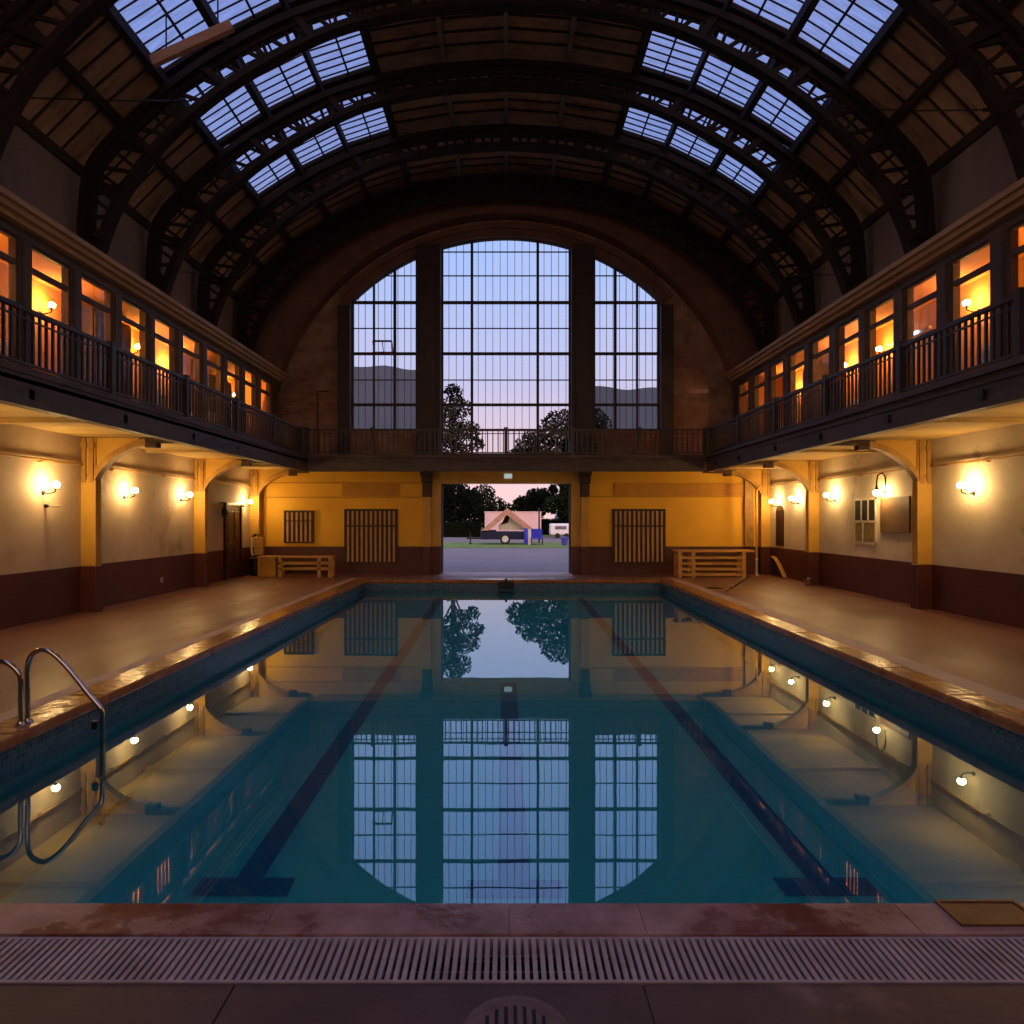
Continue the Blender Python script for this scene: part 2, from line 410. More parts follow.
m = MB(); m.box(-.165, -.15, -.09, .09, 0, .009); m.box(.15, .165, -.09, .09, 0, .009); m.box(-.15, .15, -.09, -.075, 0, .009); m.box(-.15, .15, .075, .09, 0, .009)
m.build('rim', 'lid', h)
# inlet on the far coping
s = tag(empty('pool_skimmer', (.0, 18.24, 0)), 'small black skimmer box hanging on the far pool edge', 'skimmer')
m = MB(); m.box(-.2, .2, -.1, .0, -.2, -.02); m.build('box', 'dark_metal', s, bevel=.015)
m = MB(); m.box(-.03, .03, -.1, .12, -.03, .05); m.build('hook', 'dark_metal', s, bevel=.01)

# chrome ladder
lad = tag(empty('pool_ladder', (-3.72, 5.47, .012)), 'chrome pool ladder rails bolted to the wet coping', 'ladder')
def rail(pts, name):
    sp3 = []
    V = [Vector(p) for p in pts]
    for i in range(len(V)-1):
        p0 = V[i-1] if i else V[0]*2-V[1]; p1, p2 = V[i], V[i+1]; p3 = V[i+2] if i+2 < len(V) else V[-1]*2-V[-2]
        for k in range(8):
            t = k/8; sp3.append(.5*((2*p1)+(p2-p0)*t+(2*p0-5*p1+4*p2-p3)*t*t+(3*p1-p0-3*p2+p3)*t**3))
    sp3.append(V[-1])
    m = MB(); m.tube(sp3, .019, 12); return m.build(name, 'chrome', lad, True)
rail([(.0, .06, 0), (.0, .06, .2), (.0, .06, .42), (.03, .06, .52), (.11, .06, .562), (.2, .06, .53), (.32, .06, .41), (.46, .06, .235), (.55, .06, .13), (.576, .06, .09), (.582, .06, .02), (.582, .06, -.3), (.582, .06, -.8)], 'rail')
rail([(.0, -.02, 0), (.0, -.02, .2), (.0, -.02, .34), (-.025, -.02, .41), (-.09, -.02, .47), (-.18, -.02, .495), (-.32, -.02, .495), (-.42, -.02, .45), (-.46, -.02, .36), (-.46, -.02, .0)], 'rail')
m = MB()
for yy in (.06, -.02): m.lathe((0, yy, 0), [(.045, 0), (.045, .008), (.028, .018), (.024, .03)], 16)
m.build('flange', 'chrome', lad, True)
m = MB(); m.box(.5, .545, .045, .075, -.055, .01); m.build('wall_bracket', 'dark_metal', lad, bevel=.006)
for z in (-.45, -.75):
    m = MB(); m.box(.56, .6, -.02, .5, z, z+.03); m.build('step', 'steel', lad)

# ------------------------------------------------------------------ lower side walls
m = MB(); m.box(XL-.3, XL, YF, YB+.4, -.3, 3.25)
struct(m.build('wall_left', 'cream'))
m = MB(); m.box(XR, XR+.3, YF, YB+.4, -.3, 3.25)
struct(m.build('wall_right', 'white'))
m = MB(); m.box(XL, XL+.015, YF, 18.22, 0, .78); m.box(XL, XL+.015, 19.36, YB, 0, .78); struct(m.build('baseboard_left', 'dado'))
m = MB(); m.box(XR-.015, XR, YF, YB, 0, .78); struct(m.build('baseboard_right', 'dado'))
m = MB(); m.box(XL-.4, XR+.4, YF-.3, YF, -.3, 3.6); m.box(XL-.4, -5.6, YF-.3, YF, 3.6, 9.2); m.box(5.6, XR+.4, YF-.3, YF, 3.6, 9.2); m.box(-7.8, 7.8, YF-.3, YF, 9.2, 11.4); struct(m.build('wall_front', 'brick'))
w = struct(empty('window_60', (0, YF-.15, 0)), 'unseen glazed window added in the end wall to light the gable')  # unseen opening added behind the camera to light the gable wall
m = MB()
for k in range(9): m.box(-5.6+1.4*k-.04, -5.6+1.4*k+.04, -.05, .05, 3.6, 9.2)
for k in range(5): m.box(-5.6, 5.6, -.05, .05, 3.6+1.4*k-.04, 3.6+1.4*k+.04)
m.build('muntins', 'pier', w)
m = MB(); m.add([(-5.6, 0, 3.6), (5.6, 0, 3.6), (5.6, 0, 9.2), (-5.6, 0, 9.2)], [(0, 1, 2, 3)]); m.build('pane', 'pane', w)
# side balconies : soffit slab + fascia
BX = 5.5
for side, sgn, xw in (('ladder', -1, XL), ('noticeboard', 1, XR)):
    b = tag(empty('balcony', (sgn*BX, 7, 0)), f'long dark timber balcony above the deck on the {side} side', 'balcony', 'balconies around the pool')
    m = MB(); m.box(sgn*.1, xw-sgn*BX-sgn*.006, YF-7+.02, YB-7-.02, 2.98, 3.236)
    m.build('soffit', 'soffit', b)
    m = MB(); y = YF-7
    m.box(-.06, .1, YF-6.98, 19.32-7, 2.86, 3.22)
    m.box(-.13, .12, YF-6.98, 19.34-7, 3.22, 3.30)
    m.box(-.09, .1, YF-6.98, 19.32-7, 3.12, 3.17)
    m.build('fascia', 'fascia', b)
    for yb in (8.1, 10.1, 12.3, 14.35, 16.6, 18.4):
        m = MB(); m.box(-sgn*.06, -sgn*.10, yb-7-.05, yb-7+.05, 2.95, 3.06); m.build('bolt_plate', 'dark_metal', b)
    for yb in (9.9, 14.35, 18.4):
        m = MB(); m.box(sgn*.1, xw-sgn*BX-sgn*.01, yb-7-.09, yb-7+.09, 2.92, 2.98); m.build('cross_beam', 'soffit', b)
    m = MB(); m.box(sgn*.12, sgn*.88, YF-6.9, YB-7-.6, 3.236, 3.26); m.build('walkway', 'fascia', b)
b = tag(empty('balcony', (0, 19.22, 0)), 'dark timber balcony crossing the back wall above the open doorway', 'balcony', 'balconies around the pool')
m = MB(); m.box(-5.36, 5.36, .1, YB-19.22-.01, 2.98, 3.236); m.build('soffit', 'soffit', b)
m = MB(); m.box(-5.36, 5.36, -.06, .1, 2.86, 3.22); m.box(-5.36, 5.36, -.13, .12, 3.22, 3.30); m.box(-5.36, 5.36, -.09, .1, 3.12, 3.17); m.build('fascia', 'fascia', b)

# railings
def railing(length, label, n, post_every, loc, rz, dense=1):
    r = tag(empty('balcony_railing', loc, rz), label, 'railing', 'iron balcony railings')
    m = MB(); m.box(0, length, -.03, .03, .66, .71); m.box(0, length, -.012, .012, .57, .59); m.build('top_rail', 'rail', r)
    m = MB(); m.box(0, length, -.02, .02, .05, .08); m.build('bottom_rail', 'rail', r)
    pb_ = MB(); pb_.box(-.045, .045, -.045, .045, 0, .72); pb_.box(-.055, .055, -.055, .055, .72, .75)
    post0 = pb_.build('post', 'rail', r)
    npst = int(round(length/post_every))
    for k in range(npst+1):
        o = post0 if k == 0 else post0.copy()
        if k: C.objects.link(o); o.parent = r
        o.location = (length*k/npst, 0, 0)
    bb = MB(); bb.box(-.014, .014, -.014, .014, .08, .66)
    b0 = bb.build('baluster', 'rail', r)
    for k in range(n):
        o = b0 if k == 0 else b0.copy()
        if k: C.objects.link(o); o.parent = r
        o.location = (length*(k+.5)/n, 0, 0)
    return r
railing(11.5, 'iron railing along the balcony above the brown wall doorway side', 95, 2.25, (-BX, 7.6, 3.3), PI/2)
railing(11.5, 'iron railing along the balcony above the framed brown board side', 95, 2.25, (BX, 7.6, 3.3), PI/2)
railing(10.8, 'iron railing across the foot of the three arched windows', 76, 1.8, (-5.4, 19.22, 3.3), 0)

# pillars with curved brackets
def pillar(xw, sgn, y, label, br=True):
    p = tag(empty('pillar', (xw, y, 0)), label, 'pillar', 'yellow pillars under the balconies')
    s = -sgn
    m = MB(); m.box(0, s*.26, -.09, .09, .78, 2.25); m.build('shaft', 'pillar', p, bevel=.012)
    m = MB(); m.box(0, s*.28, -.11, .11, 0, .78); m.build('base', 'dado', p, bevel=.012)
    for a, b in ((.02, .09), (.14, .22)):
        m = MB(); m.box(s*a, s*b, -.1, .08, 2.2, 2.97); m.box(s*(a-.015), s*(b+.015), -.11, .09, 2.8, 2.88); m.box(s*(a-.01), s*(b+.01), -.11, .09, 2.32, 2.36); m.build('capital_post', 'bracket', p)
    m = MB(); m.box(0, s*.24, -.06, .06, 2.25, 2.97); m.build('capital', 'pillar', p)
    x0, reach = .22, 1.1
    cur = []
    for k in range(15):
        t = k/14; ex = 1-math.cos(PI/2*t); ez = math.sin(PI/2*t)
        cur.append(Vector((s*(x0+(reach-x0)*(.62*ex+.38*t)), 2.2+.66*(.62*ez+.38*t))))
    out = [q+Vector((-s*.085*math.cos(PI/2*(.2+.7*i/14)), .1*math.sin(PI/2*(.2+.8*i/14)))) for i, q in enumerate(cur)]
    m = MB(); m.band(cur, out, -.08, .08); m.build('bracket', 'bracket', p)
    m = MB(); m.band(out, [Vector((q.x, 2.972)) for q in out], -.025, .025); m.build('spandrel', 'pillar', p)
    m = MB(); m.box(s*(reach-.12), s*(abs(xw)-BX-.11), -.06, .06, 2.88, 2.972); m.box(s*(reach-.02), s*(reach+.2), -.075, .075, 2.8, 2.9); m.build('end_block', 'grille_dark', p, bevel=.015)
    return p
pillar(XL, -1, 12.2, 'yellow pillar with brown foot between the lamp above the wall tap and the next lamp')
pillar(XL, -1, 16.6, 'yellow pillar just before the dark brown wall door')
pillar(XL, -1, 20.2, 'yellow corner pillar behind the yellow hose box')
pillar(XR, 1, 12.6, 'yellow pillar next to the framed brown board')
pillar(XR, 1, 17.1, 'yellow pillar with the metal bucket at its foot')
pillar(XR, 1, 20.25, 'yellow corner pillar beside the long slatted rack')

# wall lamps
def wall_lamp(x, y, z, sgn, label, bulbmat='bulb', group='lower wall lamps', r=.06, goose=False):
    l = tag(empty('wall_lamp', (x, y, z)), label, 'lamp', group)
    s = -sgn
    if goose:
        m = MB(); m.tube([(0, -.02, .05), (s*.02, -.02, .3), (s*.08, -.02, .37), (s*.16, -.01, .33), (s*.18, 0, .18), (s*.18, 0, .06)], .014, 8); m.build('arm', 'dark_metal', l, True)
    else:
        m = MB(); m.tube([(0, 0, -.12), (s*.1, 0, -.14), (s*.19, 0, -.11), (s*.2, 0, -.05)], .011, 8); m.build('arm', 'dark_metal', l, True)
    m = MB(); m.lathe((0, 0, 0 if goose else -.12), [(.04, 0), (.04, s*.015), (.02, s*.025)], 14, 'x'); m.build('backplate', 'dark_metal', l, True)
    m = MB(); m.lathe((s*.2, 0, -.06), [(.02, 0), (.034, .015), (.03, .022)], 14) if not goose else m.lathe((s*.18, 0, .03), [(.034, 0), (.05, .012), (.02, .04)], 14)
    m.build('holder', 'dark_metal', l, True)
    m = MB(); m.sphere((s*.2 if not goose else s*.18, 0, 0 if not goose else -.025), r, 12, .9); m.build('globe', bulbmat, l, True)
    return l
G = 'globe lamps on the lower side walls'
wall_lamp(XL, 11.13, 2.12, -1, 'globe wall lamp above the white wall tap', group=G)
wall_lamp(XL, 13.5, 2.12, -1, 'globe wall lamp just past the pillar, over the white wall socket', group=G)
wall_lamp(XL, 15.85, 2.12, -1, 'globe wall lamp just before the second pillar and the brown door', group=G)
wall_lamp(XL, 19.6, 2.05, -1, 'globe wall lamp beside the brown door near the back corner', group=G)
wall_lamp(XR, 11.4, 2.12, 1, 'globe wall lamp alone on the wall before the framed board pillar', group=G)
wall_lamp(XR, 14.05, 2.12, 1, 'gooseneck wall lamp hanging over the framed brown board', group=G, goose=True)
wall_lamp(XR, 16.2, 2.12, 1, 'globe wall lamp between the barred window and the bucket pillar', group=G)
wall_lamp(XR, 18.2, 2.1, 1, 'globe wall lamp just behind the pillar with the bucket', group=G)
wall_lamp(XR, 19.55, 2.05, 1, 'globe wall lamp above the narrow arched shutter', group=G)
# unseen lamps continuing the row nearer than the frame, added to light the deck
wall_lamp(XL, 8.75, 2.12, -1, 'unseen globe wall lamp added nearest the chrome ladder', group=G)
wall_lamp(XR, 8.75, 2.12, 1, 'unseen globe wall lamp added on the white wall opposite the ladder', group=G)

# conduits
for sgn, xw, lab in ((-1, XL, 'thin conduit pipe running along the cream wall above the wall tap'), (1, XR, 'thin conduit pipe running along the white wall above the framed board')):
    o = empty('conduit', (xw, 10, 2.5)); tag(o, lab, 'pipe')
    m = MB(); m.tube([(-sgn*.04, -4, 0), (-sgn*.04, 4, .01), (-sgn*.04, 10.1, 0)], .018, 8); m.build('pipe', 'bracket', o, True)
    m = MB()
    for k in range(6): m.box(0, -sgn*.06, -3+2*k, -2.96+2*k, -.03, .03)
    m.build('clip', 'bracket', o)

# features on the left wall
d = struct(empty('door_1', (XL, 18.8, 0)), 'dark brown door near the back corner of the cream wall')
m = MB(); m.box(0, .04, -.48, .48, 0, 1.92)
for z0, z1 in ((.15, .85), (1.0, 1.78)):
    for y0, y1 in ((-.4, -.05), (.05, .4)): m.box(.04, .055, y0, y1, z0, z1)
m.build('door_leaf', 'door', d, bevel=.006)
m = MB(); m.box(0, .07, -.56, -.48, 0, 2.0); m.box(0, .07, .48, .56, 0, 2.0); m.box(0, .07, -.56, .56, 1.92, 2.0); m.build('door_frame', 'door', d)
m = MB(); m.tube([(.055, -.4, .95), (.1, -.4, .95), (.1, -.3, .95)], .012, 8); m.build('door_handle', 'steel', d, True)
l = tag(empty('wall_lantern', (XL, 17.95, 1.78)), 'unlit dark lantern hanging beside the brown door', 'lantern')
m = MB(); m.tube([(0, 0, .2), (.12, 0, .22), (.14, 0, .1)], .012, 8); m.build('arm', 'dark_metal', l, True)
m = MB(); m.lathe((.14, 0, 0), [(.03, -.16), (.06, -.14), (.075, .03), (.04, .08), (.01, .11)], 8); m.build('lantern_body', 'dark_metal', l)
t = tag(empty('wall_tap', (XL, 11.18, 1.79)), 'white lever tap jutting from the cream wall', 'tap')
m = MB(); m.lathe((0, 0, 0), [(.03, 0), (.03, .02), (.015, .06)], 12, 'x'); m.tube([(.04, 0, 0), (.09, 0, -.01)], .014, 8); m.build('valve', 'dark_metal', t, True)
m = MB(); m.box(.07, .26, -.018, .018, -.022, .008); m.build('lever', 'white_paint', t, bevel=.005)
s = tag(empty('wall_socket', (XL+.015, 14.94, .3)), 'small white wall socket on the brown dado', 'socket')
m = MB(); m.box(0, .012, -.045, .045, -.05, .05); m.build('plate', 'white_paint', s, bevel=.004)
m = MB(); m.box(.012, .016, -.02, .02, -.02, .02); m.build('outlet', 'dark', s)

# features on the right wall
w = struct(empty('window_1', (XR, 14.84, 0)), 'small barred two-row window in the white wall')
m = MB()
for y0, y1 in ((-.46, -.41), (.41, .46)): m.box(0, -.02, y0, y1, 1.05, 2.02)
for z0, z1 in ((1.05, 1.1), (1.5, 1.55), (1.97, 2.02)): m.box(0, -.02, -.46, .46, z0, z1)
for yy in (-.14, .14): m.box(0, -.02, yy-.025, yy+.025, 1.5, 2.0)
m.box(0, -.02, .06, .1, 1.05, 1.52)
m.build('window_frame', 'white_paint', w)
m = MB(); m.box(0, -.012, -.41, .41, 1.55, 1.97); m.build('upper_pane', 'dark', w)
m = MB(); m.box(0, -.012, -.41, .41, 1.1, 1.5); m.build('lower_pane', 'pane_dirty', w)
b = tag(empty('notice_board', (XR, 13.68, 0)), 'square bare brown board fixed to the white wall', 'board')
m = MB(); m.box(0, -.02, -.48, .48, 1.35, 1.98); m.build('panel', 'grey_board', b)
m = MB()
for q in ((-.51, -.48, 1.32, 2.01), (.48, .51, 1.32, 2.01), (-.48, .48, 1.32, 1.35), (-.48, .48, 1.98, 2.01)): m.box(0, -.035, *q)
m.build('frame', 'grey_board', b)
w = struct(empty('window_2', (XR, 19.45, 0)), 'narrow arched wooden shutter in the white wall')
arc = [Vector((-.26*math.cos(PI*k/12), 1.75+.26*math.sin(PI*k/12)*.8)) for k in range(13)]
m = MB()
vs = [(-.025, p.x, p.y) for p in arc]+[(-.025, .26, .83), (-.025, -.26, .83)]
vs2 = [(0, v[1], v[2]) for v in vs]; n = len(vs)
m.add(vs+vs2, [tuple(range(n)), tuple(reversed(range(n, 2*n)))]+[(i, (i+1) % n, n+(i+1) % n, n+i) for i in range(n)])
m.build('shutter', 'door', w)
m = MB()
for yy in (-.17, -.06, .06, .17): m.box(-.025, -.04, yy-.02, yy+.02, .86, 1.8)
m.build('shutter_slat', 'grille_dark', w)

# ------------------------------------------------------------------ back wall, lower storey
DX0, DX1, DZ = -1.87, 1.87, 2.6
m = MB(); m.box(XL, DX0, YB, YB+.4, 0, 3.25); m.box(DX1, XR, YB, YB+.4, 0, 3.25); m.box(DX0, DX1, YB, YB+.4, DZ, 3.25)
wb = struct(m.build('wall_back', 'yellow'))
m = MB(); m.box(XL, -2.36, YB-.02, YB, 0, .78); m.box(2.36, XR, YB-.02, YB, 0, .78); struct(m.build('baseboard_back', 'dado'))
m = MB()   # mouldings
m.box(-6.95, -2.45, YB-.03, YB, 2.18, 2.21); m.box(-6.95, -6.91, YB-.03, YB, .8, 2.72); m.box(2.45, 6.9, YB-.03, YB, 2.2, 2.23); m.box(-6.95, -2.45, YB-.03, YB, 2.6, 2.63)
m.box(-4.72, -3.06, YB-.045, YB-.005, 2.22, 2.59); m.box(3.1, 6.85, YB-.045, YB-.005, 2.24, 2.6)
m.build('moulding', 'yellow_line', wb)
m = MB(); m.box(6.85, 7.1, YB-.12, YB, .78, 2.95); m.build('corner_pilaster', 'bracket', wb)
# doorway surround
d = struct(empty('door_2', (0, YB, 0)), 'wide open doorway in the yellow back wall with cream pilasters')
for sg in (-1, 1):
    m = MB(); m.box(sg*1.87, sg*2.14, -.12, 0, .78, 2.98); m.box(sg*2.14, sg*2.36, -.26, 0, .78, 2.2); m.build('pilaster', 'pillar', d, bevel=.01)
    m = MB(); m.box(sg*1.87, sg*2.16, -.14, .0, 0, .78); m.box(sg*2.14, sg*2.38, -.28, 0, 0, .78); m.build('pilaster_foot', 'dado', d, bevel=.01)
    m = MB(); m.box(sg*2.12, sg*2.38, -.3, 0, 2.2, 2.6); m.box(sg*2.1, sg*2.4, -.42, 0, 2.6, 2.8); m.box(sg*2.08, sg*2.42, -.55, 0, 2.8, 2.96); m.build('corbel', 'grille_dark', d, bevel=.02)
    m = MB(); m.box(sg*1.84, sg*1.87, .02, .38, 0, DZ); m.build('door_jamb', 'dark', d)
m = MB(); m.box(-1.87, 1.87, -.1, 0, DZ, 2.94); m.build('lintel', 'pillar', d)
m = MB(); m.box(-1.87, 1.87, -1.0, .42, 0, .006); m.build('threshold', 'strip', d)
e = tag(empty('bulkhead_lamp', (.06, YB-.1, 2.8)), 'small pale bulkhead lamp over the middle of the doorway', 'lamp')
m = MB(); m.box(-.13, .13, -.03, 0, -.08, .08); m.build('backplate', 'white_paint', e)
m = MB(); m.box(-.11, .11, -.1, -.03, -.065, .065); m.build('cover', 'exit', e, bevel=.02)

def grille(cx, w, z0, z1, n, label, sill=True):
    g = tag(empty('wall_grille', (cx, YB-.02, z0)), label, 'grille', 'slatted grilles in the yellow back wall')
    h = z1-z0
    m = MB(); m.box(-w/2, w/2, -.03, .0, 0, h); m.build('backing', 'grille_dark', g)
    m = MB(); m.box(-w/2-.04, -w/2, -.07, .0, 0, h); m.box(w/2, w/2+.04, -.07, .0, 0, h); m.box(-w/2-.04, w/2+.04, -.07, 0, h, h+.04); m.box(-w/2-.04, w/2+.04, -.07, 0, -.04, 0)
    m.build('frame', 'grille_dark', g)
    m = MB()
    p = w/n
    for k in range(n): m.box(-w/2+p*(k+.28), -w/2+p*(k+.72), -.065, -.03, .0, h-.02)
    m.build('slats', 'slat', g)
    m = MB(); m.box(-w/2, w/2, -.085, -.07, h*.68, h*.71); m.build('cross_bar', 'grille_dark', g)
    return g
grille(-5.95, .78, .92, 1.78, 6, 'small square slatted grille above the pine bench')
grille(-3.88, 1.45, .34, 1.82, 11, 'tall slatted grille beside the doorway, on the pine bench side')
grille(3.82, 1.45, .34, 1.82, 11, 'tall slatted grille between the doorway and the long rack')

# benches, box, hose box
b = tag(empty('pine_bench', (-5.45, 19.45, 0)), 'pine slatted bench standing beside the yellow box', 'bench')
m = MB(); m.box(-.76, .74, -.2, .2, .52, .56); m.build('seat', 'wood', b, bevel=.006)
for (x, y) in ((.68, -.16), (.38, -.16), (-.68, -.16), (.68, .16), (-.68, .16)):
    m = MB(); m.box(x-.045, x+.045, y-.03, y+.03, 0, .52); m.build('leg', 'wood', b)
for z in (.37, .22):
    m = MB(); m.box(-.72, .7, -.19, -.165, z-.03, z+.03); m.box(-.72, .7, .165, .19, z-.03, z+.03); m.build('rail', 'wood', b)
b = tag(empty('storage_box', (-6.48, 19.5, 0)), 'square yellow wooden box at the end of the pine bench', 'box')
m = MB(); m.box(-.25, .23, -.22, .22, 0, .52); m.build('carcass', 'wood_yellow', b, bevel=.008)
m = MB(); m.box(-.27, .25, -.24, .24, .52, .56); m.build('lid', 'wood', b, bevel=.006)
m = MB(); m.box(-.25, -.2, -.235, -.22, 0, .52); m.build('corner_strip', 'wood', b)
b = tag(empty('hose_box', (-6.93, 20.03, .56)), 'yellow hose box hung on the corner pillar', 'hose box')
m = MB(); m.box(-.12, .13, -.16, 0, 0, .5); m.build('case', 'wood', b, bevel=.015)
m = MB(); m.tube([(-.18, -.1, .5), (-.12, -.1, .58), (-.02, -.1, .58), (.0, -.1, .48)], .02, 8); m.lathe((-.1, -.1, .52), [(.04, 0), (.04, .05), (.02, .07)], 10); m.build('valve', 'dark_metal', b, True)
m = MB(); m.tube([(-.19, -.1, .5), (-.21, -.1, .3), (-.2, -.1, .1), (-.17, -.1, -.02)], .03, 8); m.build('hose', 'white_paint', b, True)
b = tag(empty('dark_bin', (-6.98, 19.78, 0)), 'black bin standing below the yellow hose box', 'bin')
m = MB(); m.lathe((0, 0, 0), [(.12, 0), (.15, .02), (.17, .44), (.165, .46)], 16); m.build('body', 'dark_metal', b, True)
m = MB(); m.lathe((0, 0, .46), [(.175, 0), (.175, .02), (.05, .05), (.001, .055)], 16); m.build('lid', 'dark', b, True)
r = tag(empty('slatted_rack', (5.54, 19.35, 0)), 'long pale pine slatted rack standing in the corner', 'rack')
m = MB(); m.box(-.95, 1.15, -.25, .25, .68, .73); m.build('top', 'wood', r, bevel=.006)
for x in (-.86, -.5, .86):
    for y in (-.21, .21):
        m = MB(); m.box(x-.05, x+.05, y-.03, y+.03, 0, .68); m.build('leg', 'wood', r)
for z in (.53, .37, .22, .08):
    m = MB(); m.box(-.9, .9, -.25, -.235, z-.03, z+.03); m.box(-.9, .9, .235, .25, z-.03, z+.03); m.box(-.9, -.87, -.235, .235, z-.03, z+.03); m.build('slat', 'wood', r)
# downpipe, pole, hose, bucket, floor grating
p = tag(empty('downpipe', (7.0, 19.86, 0)), 'thin downpipe running to the floor in the rack corner', 'pipe')
m = MB(); m.tube([(0, 0, .45), (0, 0, 1.4), (0, 0, 2.35), (.1, .05, 2.5)], .03, 10); m.build('upper_pipe', 'pillar', p, True)
m = MB(); m.tube([(0, 0, 0), (0, 0, .45)], .03, 10); m.lathe((0, 0, 0), [(.05, 0), (.05, .03), (.03, .06)], 12); m.lathe((0, 0, .42), [(.04, 0), (.04, .06)], 12); m.build('lower_pipe', 'white_paint', p, True)
p = tag(empty('pool_pole', (4.72, 15.3, 0)), 'dark pole with a bright tip lying on the deck by the rack', 'pole')
m = MB(); m.tube([(.32, .7, .025), (1.75, 3.7, .03)], .025, 8); m.build('shaft', 'dark_metal', p, True)
m = MB(); m.tube([(0, 0, .022), (.32, .7, .025)], .021, 8); m.build('tip', 'chrome', p, True)
p = tag(empty('curved_hose', (XR-.03, 19.2, 0)), 'pair of orange-brown hoses curving down the brown dado', 'hose')
for dx in (0, .09):
    m = MB(); m.tube([(-.03-dx*.3, .58+dx, .52), (-.04-dx*.3, .35+dx, .49), (-.06-dx*.3, .05+dx, .36), (-.08-dx*.3, -.28+dx, .16), (-.1-dx*.3, -.5+dx, .03)], .026, 8); m.build('hose', 'wood', p, True)
b = tag(empty('metal_bucket', (7.12, 16.75, 0)), 'small metal bucket at the foot of the wall pillar', 'bucket')
m = MB(); m.lathe((0, 0, 0), [(.06, 0), (.075, .005), (.1, .17), (.104, .175), (.094, .175), (.07, .02), (.001, .02)], 18); m.build('body', 'chrome', b, True)
m = MB(); m.tube([(-.1, 0, .165), (-.07, -.06, .22), (0, -.08, .235), (.07, -.06, .22), (.1, 0, .165)], .005, 6); m.build('handle', 'dark_metal', b, True)
p = tag(empty('deck_drain', (4.74, 16.2, 0)), 'small black drain grating in the deck near the pole tip', 'drain')
m = MB(); m.box(-.17, .17, -.17, .17, 0, .004); m.build('frame', 'dark', p)
m = MB()
for k in range(7): m.box(-.15, .15, -.15+k*.047, -.13+k*.047, .004, .01)
m.build('bars', 'dark_metal', p)

# ------------------------------------------------------------------ back wall, upper storey with the three arched windows
RW, CZ = 6.34, 3.39
def top(x, R=RW): return CZ+math.sqrt(max(0, R*R-x*x))
WIN = [(-4.47, -2.57, 4.14), (-1.87, 1.87, 3.42), (2.54, 4.44, 4.14)]
ROOF = [(0, 11.02), (1.25, 10.93), (2.62, 10.70), (3.72, 10.34), (4.8, 9.80), (5.82, 9.14), (6.6, 8.46), (7.36, 7.68), (8, 7.0)]
def roofz(x): return interp(ROOF, abs(x))
xs = sorted(set([-7.4+.2*k for k in range(75)]+[w[0] for w in WIN]+[w[1] for w in WIN]))
m = MB()
def col(m, x0, x1, lo, hi, y0, y1):
    """prism between two curves over x0..x1"""
    m.add([(x0, y0, lo(x0)), (x1, y0, lo(x1)), (x1, y1, lo(x1)), (x0, y1, lo(x0)), (x0, y0, hi(x0)), (x1, y0, hi(x1)), (x1, y1, hi(x1)), (x0, y1, hi(x0))],
          [(0, 3, 2, 1), (4, 5, 6, 7), (0, 1, 5, 4), (1, 2, 6, 5), (2, 3, 7, 6), (3, 0, 4, 7)])
for a, b in zip(xs, xs[1:]):
    if b-a < 1e-6: continue
    c = (a+b)/2; w = next((w for w in WIN if w[0]-1e-6 <= a and b <= w[1]+1e-6), None)
    if w:
        col(m, a, b, lambda x: 3.25, lambda x: w[2], YB, YB+.35); col(m, a, b, top, lambda x: roofz(x)+.1, YB, YB+.35)
    else: col(m, a, b, lambda x: 3.25, lambda x: roofz(x)+.1, YB, YB+.35)
struct(m.build('wall_gable', 'brick'))
# dark arch wall in front, and archivolt rings
m = MB(); RA = 6.8
n = 60
for k in range(n):
    a, b = -7.4+14.8*k/n, -7.4+14.8*(k+1)/n
    lo = lambda x: (CZ+math.sqrt(RA*RA-x*x)) if abs(x) < RA-.02 else 3.25
    col(m, a, b, lo, lambda x: roofz(x)+.1, YB-.45, YB)
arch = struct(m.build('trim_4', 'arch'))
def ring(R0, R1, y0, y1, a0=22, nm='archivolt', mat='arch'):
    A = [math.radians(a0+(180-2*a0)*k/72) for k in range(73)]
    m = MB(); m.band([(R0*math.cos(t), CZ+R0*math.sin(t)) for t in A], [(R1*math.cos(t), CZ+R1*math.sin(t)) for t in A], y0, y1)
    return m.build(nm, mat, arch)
ring(6.3, 6.5, YB-.12, YB+.02, 44); ring(6.5, 6.66, YB-.2, YB, 44); ring(6.8, 6.98, YB-.52, YB-.44, 2)
